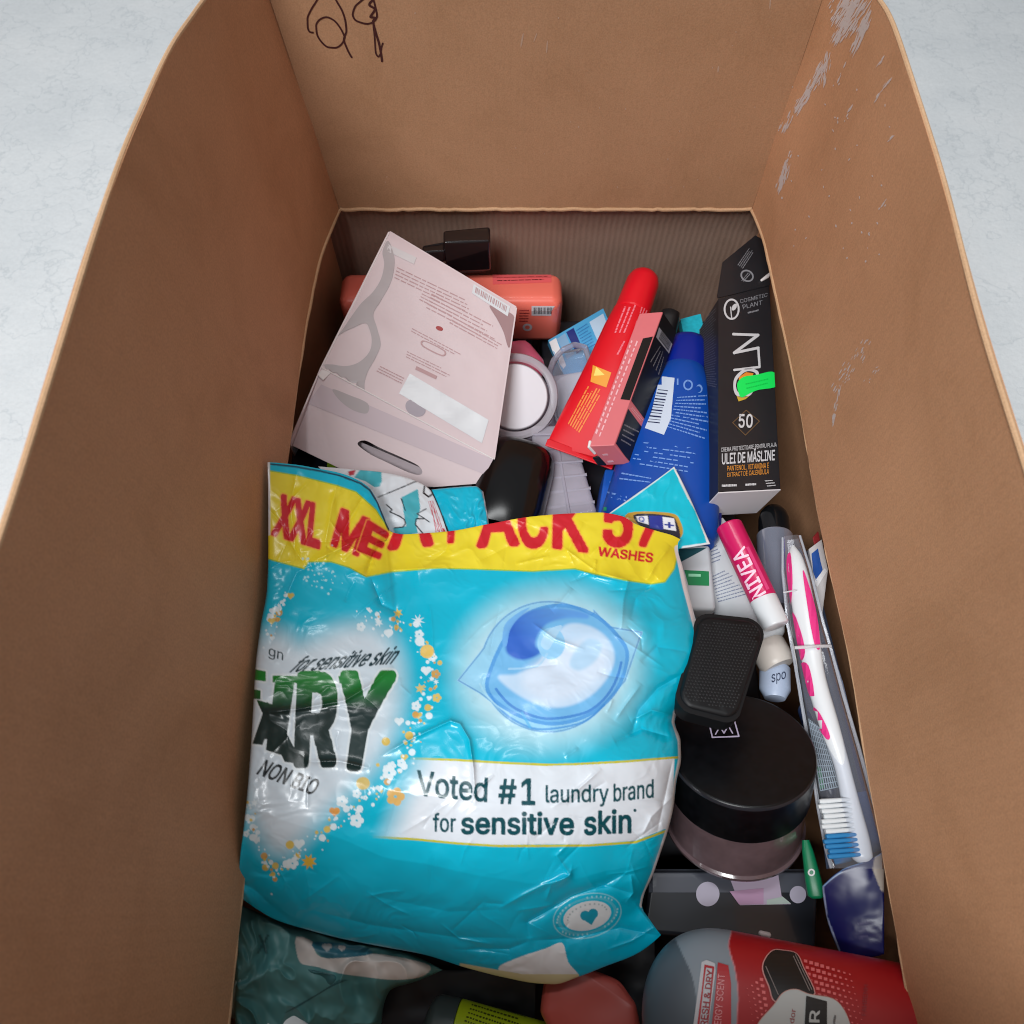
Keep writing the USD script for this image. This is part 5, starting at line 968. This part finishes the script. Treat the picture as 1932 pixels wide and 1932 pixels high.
def brush(lab, path, grip, hw, hd, white, pinkc, bristle_pts, br_cols, grips):
    t = Thing('toothbrush', lab, 'toothbrush')
    c_ = np.array([at(x, y, h) for x, y, h, _ in path]); n_ = 60
    from scipy.interpolate import PchipInterpolator as PI
    u_ = np.linspace(0, len(c_) - 1, n_); cc = PI(range(len(c_)), c_)(u_); wd = PI(range(len(c_)), [p[3] for p in path])(u_) * mpp(path[2][0], path[2][1], path[2][2])
    V, F = [], []; m_ = 20
    for i in range(n_):
        ax_ = unit(cc[min(i + 1, n_ - 1)] - cc[max(i - 1, 0)]); up_ = unit(CAM - cc[i]); up_ = unit(up_ - ax_ * (up_ @ ax_)); s_ = np.cross(ax_, up_); e_ = min(1, (i + .3) / 2.5, (n_ - 1 - i + .3) / 2.5) ** .5
        for j in range(m_): a_ = 2 * math.pi * j / m_; V.append(cc[i] + s_ * math.cos(a_) * wd[i] * e_ + up_ * math.sin(a_) * min(wd[i] * .8, .0048) * e_)
    for i in range(n_ - 1):
        for j in range(m_): a_, b_ = i * m_ + j, i * m_ + (j + 1) % m_; F += [[a_, b_, b_ + m_], [a_, b_ + m_, a_ + m_]]
    for j in range(1, m_ - 1): F += [[0, j + 1, j], [(n_ - 1) * m_, (n_ - 1) * m_ + j, (n_ - 1) * m_ + j + 1]]
    h_ = t.part('handle', trimesh.Trimesh(V, F, process=False), white, smooth=70)
    for k_, gpoly in enumerate(grips): deco(t, h_, 'grip_pad', gpoly, pinkc, off=.0006, cell=8)
    b0, b1, side = bristle_pts                                   # along the head, and the side they point to
    for k_ in range(12):
        f_ = k_ / 11; p_ = at(*(np.array(b0) * (1 - f_) + np.array(b1) * f_)); q_ = p_ + (at(b0[0] + side[0], b0[1] + side[1], b0[2]) - at(*b0)) * (1 + .06 * math.sin(k_ * 1.7))
        for r_ in (-1, 0, 1):
            o_ = unit(CAM - p_) * r_ * .0030; a_ = loft(p_ + o_, q_ + o_ * 1.25, [(0, .0011, .0014, 2.5), (.9, .0015, .0017, 2.5), (1, .0012, .0013, 2.5)], 12)
            t.part('bristle_tuft', a_, br_cols[0] if f_ < .62 else br_cols[1], smooth=50)
    t.done()
bw, bb_ = M('bristle_white', C(222, 228, 232), .6), M('bristle_blue', C(40, 130, 190), .6)
pk_ = INK('brush_pink', (236, 60, 140), .35)
brush('white toothbrush with pink grips and white and blue bristles in the blister', [(1496, 1030, -.024, 10), (1508, 1100, -.022, 20), (1522, 1180, -.021, 21), (1535, 1262, -.021, 18), (1562, 1360, -.022, 17), (1590, 1450, -.024, 13), (1606, 1520, -.026, 15), (1620, 1585, -.026, 18), (1630, 1630, -.026, 15)], None, 1, 1, M('brush_white', C(226, 230, 234), .25), pk_,
      ((1608, 1508, -.026), (1626, 1612, -.026), (-62, 4)), (bw, bb_),
      [smoothpoly(zr_, 4) for zr_ in ([(1484, 1064), (1492, 1044), (1496, 1100), (1492, 1150), (1486, 1120)], [(1514, 1078), (1524, 1100), (1540, 1160), (1546, 1222), (1536, 1215), (1524, 1150)], [(1494, 1160), (1503, 1166), (1519, 1222), (1514, 1246), (1502, 1222)], [(1510, 1258), (1526, 1256), (1537, 1310), (1533, 1345), (1518, 1325)], [(1536, 1335), (1550, 1350), (1566, 1388), (1560, 1394), (1544, 1368)])])
brush('navy and green toothbrush lying deeper in the blister beside the pink one', [(1512, 1330, -.044, 10), (1530, 1380, -.043, 13), (1550, 1440, -.043, 14), (1566, 1490, -.044, 12), (1585, 1560, -.046, 10), (1600, 1620, -.046, 11)], None, 1, 1, M('brush_navy', C(34, 46, 78), .3), INK('brush_green', (24, 128, 72), .3),
      ((1590, 1570, -.046), (1604, 1622, -.046), (-34, 6)), (M('bristle_teal', C(70, 130, 140), .6), bb_), [smoothpoly([(1528, 1400), (1536, 1400), (1560, 1470), (1552, 1478)], 4)])
# navy net grip seen through the pack
t = Thing('mesh_sleeve', 'dark green netted sleeve with pale threads under the toothbrush', 'sleeve')
ms = t.part('sleeve', panel(at(1524, 1352, -.036), at(1552, 1372, -.036), at(1584, 1486, -.036), at(1545, 1494, -.038), 0.003, 10, 10, 0.001), M('sleeve_dark', C(26, 44, 52), .4))
for k_ in range(9):
    a_, b_ = at(1526 + k_ * 3.2, 1356 + k_ * 2.6, -.0355), at(1548 + k_ * 4.3, 1492 - k_ * 1, -.0355); t.part('thread', tube([a_, (a_ + b_) / 2, b_], .0003, 5), M('thread_pale', C(170, 186, 196), .5))
for k_ in range(12):
    f_ = k_ / 11; a_, b_ = at(1526 + 22 * f_, 1362 + 130 * f_, -.0353), at(1552 + 31 * f_, 1376 + 108 * f_, -.0353); t.part('thread', tube([a_, (a_ + b_) / 2, b_], .0003, 5), M('thread_pale', C(170, 186, 196), .5))
deco(t, ms, 'green_patch', P((1530, 1440), (1550, 1450), (1556, 1486), (1546, 1490)), INK('brush_green', (24, 128, 72), .3))
t.done()

# ---- black compact with a fine dotted lid, leaning on the black jar
t = Thing('black_compact', 'black compact with rounded corners and finely dotted top leaning on the jar', 'compact')
cq = [(1322, 1160, .002), (1446, 1172, .0), (1390, 1356, .012), (1276, 1328, .012)]
Aq = Q4(*cq); cn = unit(np.cross(Aq[2] - Aq[0], Aq[3] - Aq[1])); cn = cn if cn @ (CAM - Aq[0]) > 0 else -cn
ctr = Aq.mean(0); kk = mpp(1360, 1260, .01)
def inset(q, d): return np.array([p + unit(ctr - p) * d for p in q])
rc = 30 * kk
def round_plate(q, r, top_, bot_):
    pts = []
    for i in range(4):
        c_ = q[i] + (unit(q[(i + 1) % 4] - q[i]) + unit(q[i - 1] - q[i])) * r; e1_ = unit(q[i - 1] - q[i]); e2_ = unit(q[(i + 1) % 4] - q[i])
        for a_ in np.linspace(0, 2 * np.pi, 22, endpoint=False): pts.append(c_ + (math.cos(a_) * unit(e1_) + math.sin(a_) * unit(np.cross(cn, e1_))) * r)
    pts = np.array(pts); return np.vstack([pts + cn * z for z in (top_, bot_)])
cm = M('compact_black', C(15, 16, 19), 0.5, specular_ior_level=.3)
pl_ = t.part('base', trimesh.convex.convex_hull(round_plate(inset(Aq, -.0030), rc * 1.1, -.003, -.016)), cm, smooth=40)
lidm = trimesh.convex.convex_hull(np.vstack([round_plate(inset(Aq, .0032), rc, 0, -.001), round_plate(inset(Aq, .0008), rc, -.0018, -.003)])); t.part('lid', lidm, cm, smooth=40)
dots = []; e1_, e2_ = unit(Aq[1] - Aq[0]), unit(np.cross(cn, Aq[1] - Aq[0])); qp = np.array([[(p - ctr) @ e1_, (p - ctr) @ e2_] for p in inset(Aq, .0052)]); qpoly = Polygon(qp).buffer(-.004).buffer(.004)
sph = trimesh.creation.icosphere(subdivisions=1); VV, FF = [], []; k_ = 0
for i_ in np.arange(-.05, .05, .0021):
    for j_, y_ in enumerate(np.arange(-.06, .06, .0021)):
        x_ = i_ + (.00105 if j_ % 2 else 0)
        if qpoly.contains(Point(x_, y_)):
            s_ = sph.vertices * .0007; VV.append(ctr + e1_ * x_ + e2_ * y_ + s_[:, :1] * e1_ + s_[:, 1:2] * e2_ + s_[:, 2:] * .5 * cn); FF.append(sph.faces + k_ * len(s_)); k_ += 1
t.part('dotted_relief', trimesh.Trimesh(np.vstack(VV), np.vstack(FF), process=False), M('compact_dots', C(20, 22, 26), 0.4), smooth=False, kind='stuff')
t.done()

# ---- black jar with smoky base
t = Thing('black_jar', 'wide black screw lid jar with a smoky pinkish base', 'jar')
top_c = at(1398, 1408, -.020); kk = mpp(1398, 1408, -.020); R = 136 * kk
tc_ = unit(CAM - top_c); pu_ = unit(at(1398 + 10, 1408 - 90, -.020) - top_c); pu_ = unit(pu_ - tc_ * (pu_ @ tc_)); jx = tc_ * math.cos(.72) + pu_ * math.sin(.72)
jb = M('jar_black', C(9, 10, 13), 0.33, var=.5, vscale=140, bump=.03, bscale=350, specular_ior_level=.35)
H1, H2 = .034, .043
lidj = t.part('lid', loft(top_c - jx * H1, top_c, [(0, R * .99, R * .99, 2), (.04, R, R, 2), (.90, R, R, 2), (.955, R * .992, R * .992, 2), (.985, R * .978, R * .978, 2), (1, R * .955, R * .955, 2)], 96, up=pu_), jb, smooth=40)
t.part('lid_rim', loft(top_c - jx * .0026, top_c - jx * .0008, [(0, R * 1.002, R * 1.002, 2), (.5, R * .998, R * .998, 2), (1, R * .982, R * .982, 2)], 96, up=pu_, caps=False), M('jar_rim', C(34, 36, 42), 0.14), smooth=60)
t.part('base', loft(top_c - jx * (H1 + H2), top_c - jx * (H1 + .0005), [(0, R * .9, R * .9, 2), (.05, R * .985, R * .985, 2), (.12, R * 1.02, R * 1.02, 2), (.17, R * 1.02, R * 1.02, 2), (.2, R * .985, R * .985, 2), (1, R * .96, R * .96, 2)], 96, up=pu_), M('jar_smoky', C(112, 92, 96), 0.15, var=.3, vscale=26, coat_weight=.5), smooth=40)
mk = unary_union([strokes([(1338, 1366), (1344, 1392), (1394, 1390), (1386, 1362)], 2.6), strokes([(1350, 1386), (1358, 1372), (1366, 1384), (1374, 1370), (1382, 1384)], 2.4)])
deco(t, lidj, 'emblem', mk, INK('emblem_lilac', (196, 186, 214)), off=.0004, cell=20, kind='stuff')
t.done()
# ---- green stick, clear box with dots
t = Thing('green_stick', 'small green plastic stick with a white ring between jar and toothbrush pack', 'stick')
gsk = t.part('body', loft(at(1520, 1585, -.050), at(1541, 1695, -.052), [(0, .0022, .002, 2), (.2, .0035, .003, 2.3), (.7, .0050, .0035, 2.4), (.95, .0050, .003, 2.4), (1, .003, .002, 2.2)], 32), M('green_plastic', C(14, 128, 84), .35), smooth=50)
deco(t, gsk, 'white_ring', ell(1531, 1646, 6.5, 7).difference(ell(1531, 1646, 3.5, 4)), white_ink, cell=8)
t.done()
t = Thing('dotted_box', 'grey clear lidded box with white dots and a pink label under the jar', 'box')
db = t.part('box_body', slab(Q4((1228, 1640, -.078), (1545, 1640, -.078), (1540, 1790, -.074), (1212, 1760, -.074)), .04, .003), M('box_smoke', C(44, 47, 54), .22, coat_weight=.4))
deco(t, db, 'pale_panel', P((1225, 1640), (1545, 1640), (1545, 1684), (1225, 1684)), INK('panel_grey', (88, 92, 103), .3))
for cx_, cy_, r_ in [(1335, 1687, 22), (1505, 1688, 15.5)]: deco(t, db, 'white_dot', ell(cx_, cy_, r_, r_ * 1.05), INK('dot_white', (206, 200, 220), .4), off=.0005)
deco(t, db, 'pink_label', P((1376, 1656), (1468, 1650), (1474, 1690), (1492, 1706), (1396, 1708)), INK('label_pinkish', (206, 190, 214), .35), off=.0005)
deco(t, db, 'pink_patch', P((1376, 1682), (1440, 1676), (1440, 1706), (1394, 1707)), INK('label_rose', (206, 164, 200), .35), off=.0008)
deco(t, db, 'green_patch', P((1446, 1698), (1476, 1692), (1492, 1705), (1446, 1707)), INK('label_mint', (196, 214, 206), .35), off=.0008)
t.done()

# ---- red and silver bottle in the near corner
t = Thing('red_bottle', 'red and silver grey rounded bottle with black window print in the near corner', 'bottle')
A, B = at(1212, 1892, -.028), at(1702, 1993, -.020); kk = mpp(1440, 1900, -.02)
redb = M('bottle_red', C(172, 14, 22), .28, var=.03, coat_weight=.25); silv = M('bottle_silver', C(136, 146, 156), .32, metallic=.25)
upr = (CAM - (A + B) / 2) + np.array([0, -.0, 0])
fs_ = np.r_[np.linspace(0, .1, 30), np.linspace(.105, .4, 60), np.linspace(.405, 1, 110)]
pw_ = lambda f_: (1 - max(0, 1 - f_ / .36) ** 2.6) ** .5
secs_ = [(f_, max(152 * pw_(f_), 1.0) * kk, max(96 * pw_(f_), .6) * kk, 2.45) for f_ in fs_]
bm_ = loft(A, B, secs_, 240, up=upr)
keep_ = (XY, col); XY = to_px(bm_.vertices); col = np.tile(np.array(C(136, 146, 156)), (len(XY), 1))
redpoly = smoothpoly([(1379, 1690), (1381, 1752), (1376, 1786), (1388, 1830), (1394, 1880), (1391, 1932), (1391, 2090), (1830, 2130), (1830, 1680)], 6)
ink((206, 130, 136), redpoly.buffer(2)); ink((164, 14, 22), redpoly)
ink((84, 94, 104), smoothpoly([(1258, 1745), (1285, 1795), (1308, 1850), (1314, 1910), (1310, 2000), (1150, 2000), (1160, 1880), (1195, 1785), (1235, 1740)], 6))
body = t.part('body', bm_, M_paint('red_bottle_shell', .42), smooth=True, color=col); XY, col = keep_
zb = lambda *p: [(1187.4 + x * .2604, 1710.6 + y * .2604) for x, y in p]
deco(t, body, 'white_label', P(*zb((525, 405), (560, 390), (620, 415), (625, 470), (560, 960), (450, 960), (500, 600))), INK('label_w', (196, 196, 202)), off=.0008, cell=10)
deco(t, body, 'red_label', P(*zb((545, 425), (615, 440), (560, 960), (480, 960), (525, 600))) .difference(P(*zb((556, 445), (600, 452), (556, 960), (498, 960), (536, 600)))), INK('label_red', (178, 26, 36)), off=.0011, cell=10)
deco(t, body, 'red_panel', P(*zb((640, 408), (715, 430), (735, 560), (735, 960), (585, 960), (625, 600))), INK('label_red', (178, 26, 36)), off=.0009, cell=10)
deco(t, body, 'lettering', text('FRESH & DRY', zb((510, 900), (565, 460), (606, 465), (556, 905)), True), INK('label_red2', (150, 16, 28)), off=.0013, cell=10, kind='stuff')
deco(t, body, 'lettering', text('ENERGY SCENT', zb((606, 930), (642, 490), (690, 495), (656, 935))), INK('label_pink', (226, 150, 156)), off=.0013, cell=10, kind='stuff')
wpoly = smoothpoly(zb((985, 380), (1040, 325), (1110, 325), (1210, 350), (1260, 450), (1340, 630), (1230, 640), (1060, 690), (1010, 580), (965, 460)), 4)
deco(t, body, 'window_frame', wpoly.buffer(1.6), INK('frame_pink', (214, 150, 146)), off=.0007, cell=8); deco(t, body, 'black_window', wpoly.buffer(-.6), INK('window_black', (26, 26, 27), .25), off=.0010, cell=8)
for s_ in (strokes(zb((985, 440), (1075, 640)), 1.2), strokes(zb((1185, 370), (1300, 610)), 1.2), strokes(zb((1200, 360), (1318, 605)), 1.2)): deco(t, body, 'window_line', s_, INK('line_grey', (150, 140, 138)), off=.0013, cell=8)
badge = smoothpoly(zb((930, 850), (1040, 720), (1110, 630), (1200, 605), (1300, 640), (1460, 670), (1540, 740), (1590, 850), (1620, 1000), (900, 1000)), 6)
deco(t, body, 'badge_rim', badge.buffer(1.5), INK('badge_rim', (200, 150, 140)), off=.0012, cell=8); deco(t, body, 'badge', badge, INK('badge_white', (190, 196, 196), .3), off=.0015, cell=8)
deco(t, body, 'badge_block', P(*zb((1275, 650), (1425, 690), (1425, 1000), (1255, 1000))), INK('window_black', (26, 26, 27), .25), off=.0018, cell=8)
deco(t, body, 'lettering', text('ER', zb((1290, 930), (1300, 750), (1370, 755), (1362, 930)), True), INK('badge_white', (190, 196, 196), .3), off=.0021, cell=8, kind='stuff')
deco(t, body, 'lettering', text('odor', zb((1145, 880), (1165, 740), (1200, 745), (1180, 885))), INK('label_red2', (150, 16, 28)), off=.0018, cell=8, kind='stuff')
deco(t, body, 'lettering', lines(zb((1460, 850), (1470, 780), (1500, 785), (1490, 850)), 1, .6, 71), INK('ink_grey2', (110, 110, 112)), off=.0018, cell=8, kind='stuff')
sq = []
for i_ in range(11):
    for j_ in range(9):
        x_, y_ = 1275 + j_ * 40 + i_ * 12, 400 + j_ * 12 + i_ * 46; w_ = 15 - abs(j_ - 2) * 1.4 - i_ * .3
        if w_ > 3: sq.append(P(*zb((x_ - w_, y_ - w_), (x_ + w_, y_ - w_ + 4), (x_ + w_, y_ + w_), (x_ - w_, y_ + w_ - 4))))
for i_ in range(9):
    for j_ in range(4):
        x_, y_ = 955 - j_ * 34 + i_ * 8, 530 + j_ * 22 + i_ * 46; w_ = 13 - j_ * 3
        if w_ > 3: sq.append(P(*zb((x_ - w_, y_ - w_), (x_ + w_, y_ - w_ + 4), (x_ + w_, y_ + w_), (x_ - w_, y_ + w_ - 4))))
deco(t, body, 'dot_pattern', unary_union(sq).difference(badge.buffer(3)).difference(wpoly.buffer(3)), INK('dot_pink', (226, 110, 112)), off=.0007, kind='stuff')
deco(t, body, 'lettering', text('FAHRENH', zb((1680, 790), (1695, 570), (1728, 570), (1713, 790))), INK('label_dark_pink', (150, 50, 58)), off=.0007, cell=10, kind='stuff')
t.done()
t = Thing('white_clip', 'tiny white plastic piece on the upper edge of the red bottle', 'clip')
t.part('clip', hull_pts([at(1436, 1761, -.046), at(1450, 1764, -.046)], .0016), M('clip_white', C(210, 200, 200), .4)); t.done()

# ================================================================== THINGS AT THE NEAR EDGE, BELOW THE BAG
t = Thing('coral_pouch', 'crumpled coral foil pouch under the lower edge of the bag', 'pouch')
hm = hull_pts([at(1045, 1860, -.075), at(1098, 1840, -.07), at(1160, 1868, -.07), at(1186, 1900, -.068), at(1188, 1945, -.07), at(1060, 1950, -.075), at(1040, 1905, -.075), at(1100, 1900, -.11), at(1160, 1950, -.11)], .006)
hm = trimesh.Trimesh(*trimesh.remesh.subdivide_loop(hm.vertices, hm.faces, 1), process=True); hm = hm.subdivide().subdivide(); hm.merge_vertices(); trimesh.smoothing.filter_taubin(hm, iterations=30); n_ = hm.vertex_normals; hm.vertices = hm.vertices + .8 * n_ * (0.003 * (abs(meshkit.fbm(hm.vertices * 38, 2, 4)[:, None] - .5) * -2 + .4) + .006 * (meshkit.fbm(hm.vertices * 30, 2, 8)[:, None] - .5))
trimesh.smoothing.filter_taubin(hm, iterations=12); t.part('pouch', hm, M('coral_foil', C(186, 84, 76), .38), smooth=60); t.done()
t = Thing('lime_bottle', 'grey bottle with a lime green printed label at the near edge', 'bottle')
A, B = at(808, 1940, -.100), at(1050, 2010, -.095); kk = mpp(900, 1920, -.085)
t.part('cap', loft(A, B, [(-.03, 34 * kk, 30 * kk, 2), (0, 52 * kk, 50 * kk, 2), (.05, 60 * kk, 58 * kk, 2), (.2, 62 * kk, 60 * kk, 2)], 56), M('cap_charcoal', C(62, 72, 72), .35), smooth=60)
lbm = t.part('body', loft(A, B, [(.2, 58 * kk, 56 * kk, 2), (.21, 62 * kk, 60 * kk, 2), (1, 62 * kk, 60 * kk, 2)], 56), M('lime_plastic', C(166, 186, 30), .35), smooth=60)
deco(t, lbm, 'fine_print', lines([(895, 1885), (1010, 1918), (985, 1990), (868, 1945)], 8, .4, 81, (.02, .05)), INK('olive', (64, 72, 22)), cell=10, kind='stuff')
t.done()
# dark things filling the gap below the bag
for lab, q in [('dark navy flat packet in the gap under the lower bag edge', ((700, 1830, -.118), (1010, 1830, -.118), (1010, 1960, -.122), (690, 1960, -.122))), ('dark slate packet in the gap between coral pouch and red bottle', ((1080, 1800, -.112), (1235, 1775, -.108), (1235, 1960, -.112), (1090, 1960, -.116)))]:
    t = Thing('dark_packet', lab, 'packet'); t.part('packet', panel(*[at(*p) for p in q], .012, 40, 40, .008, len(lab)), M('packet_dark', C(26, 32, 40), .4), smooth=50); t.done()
# teal wipes packet, white label, gathered seal
tealm = M_paint('wipes_film', 0.42)
t = Thing('teal_wipes_packet', 'crumpled dark teal soft packet with a white label under the bag', 'packet')
zt = lambda *p: [(402.5 + x * .3125, 1630 + y * .3125) for x, y in p]
sheet(t, 'packet_front', ([(440, 1700, -.045), (520, 1735, -.062), (640, 1770, -.075), (760, 1795, -.078), (835, 1830, -.082)], [(444, 1960, -.060), (520, 1968, -.085), (600, 1968, -.095), (700, 1950, -.1), (720, 1930, -.105)], [(440, 1700, -.045), (438, 1800, -.048), (441, 1860, -.052), (444, 1960, -.060)], [(835, 1830, -.082), (790, 1850, -.086), (735, 1870, -.092), (720, 1930, -.105)]), 150, 120, 0.008, 71, tealm, base=(88, 146, 148), scale=75, bow=.012,
      paints=[((222, 216, 212), smoothpoly(zt((505, 440), (600, 470), (620, 540), (700, 570), (900, 545), (1050, 550), (1300, 610), (1260, 680), (1090, 700), (900, 680), (760, 660), (620, 620), (530, 600), (500, 520)), 5)), ((58, 120, 140), smoothpoly(zt((610, 470), (900, 500), (950, 545), (720, 570), (640, 545)), 5)), ((196, 200, 202), hrt(617, 1787, 9)), ((196, 200, 202), hrt(645, 1789, 7)), ((26, 40, 46), text('X', zt((270, 430), (340, 430), (330, 540), (260, 540)), True), .6)]
      + [((40, 80, 86), strokes(zt((430 + k_ * 14, 900 - k_ * 6), (640 + k_ * 14, 780 - k_ * 8), (760 + k_ * 10, 700)), 1.4), .7) for k_ in range(6)])
sheet(t, 'packet_seal', ([(445, 1842, -.045), (452, 1845, -.045), (458, 1846, -.047)], [(434, 1915, -.070), (440, 1922, -.070), (448, 1922, -.072)], [(445, 1842, -.045), (438, 1880, -.052), (434, 1915, -.070)], [(458, 1846, -.047), (452, 1880, -.054), (448, 1922, -.072)]), 14, 30, .001, 73, tealm, base=(150, 188, 192))
sheet(t, 'packet_fold', ([(462, 1790, -.070), (520, 1815, -.062), (580, 1828, -.06), (634, 1840, -.066)], [(500, 1900, -.082), (560, 1895, -.075), (600, 1880, -.072), (640, 1846, -.068)], [(462, 1790, -.070), (470, 1850, -.076), (500, 1900, -.082)], [(634, 1840, -.066), (637, 1843, -.067), (640, 1846, -.068)]), 50, 40, .004, 75, tealm, base=(64, 118, 124), scale=50)
t.done()
t = Thing('white_round_lid', 'white round lid at the near edge beside the teal packet', 'lid')
t.part('lid', loft(at(528, 1984, -.092), at(524, 1980, -.066), [(0, .021, .021, 2), (.8, .021, .021, 2), (.95, .020, .020, 2), (1, .018, .018, 2)], 56, up=(0, 1, 0)), M('lid_white', C(214, 222, 226), .3), smooth=45); t.done()
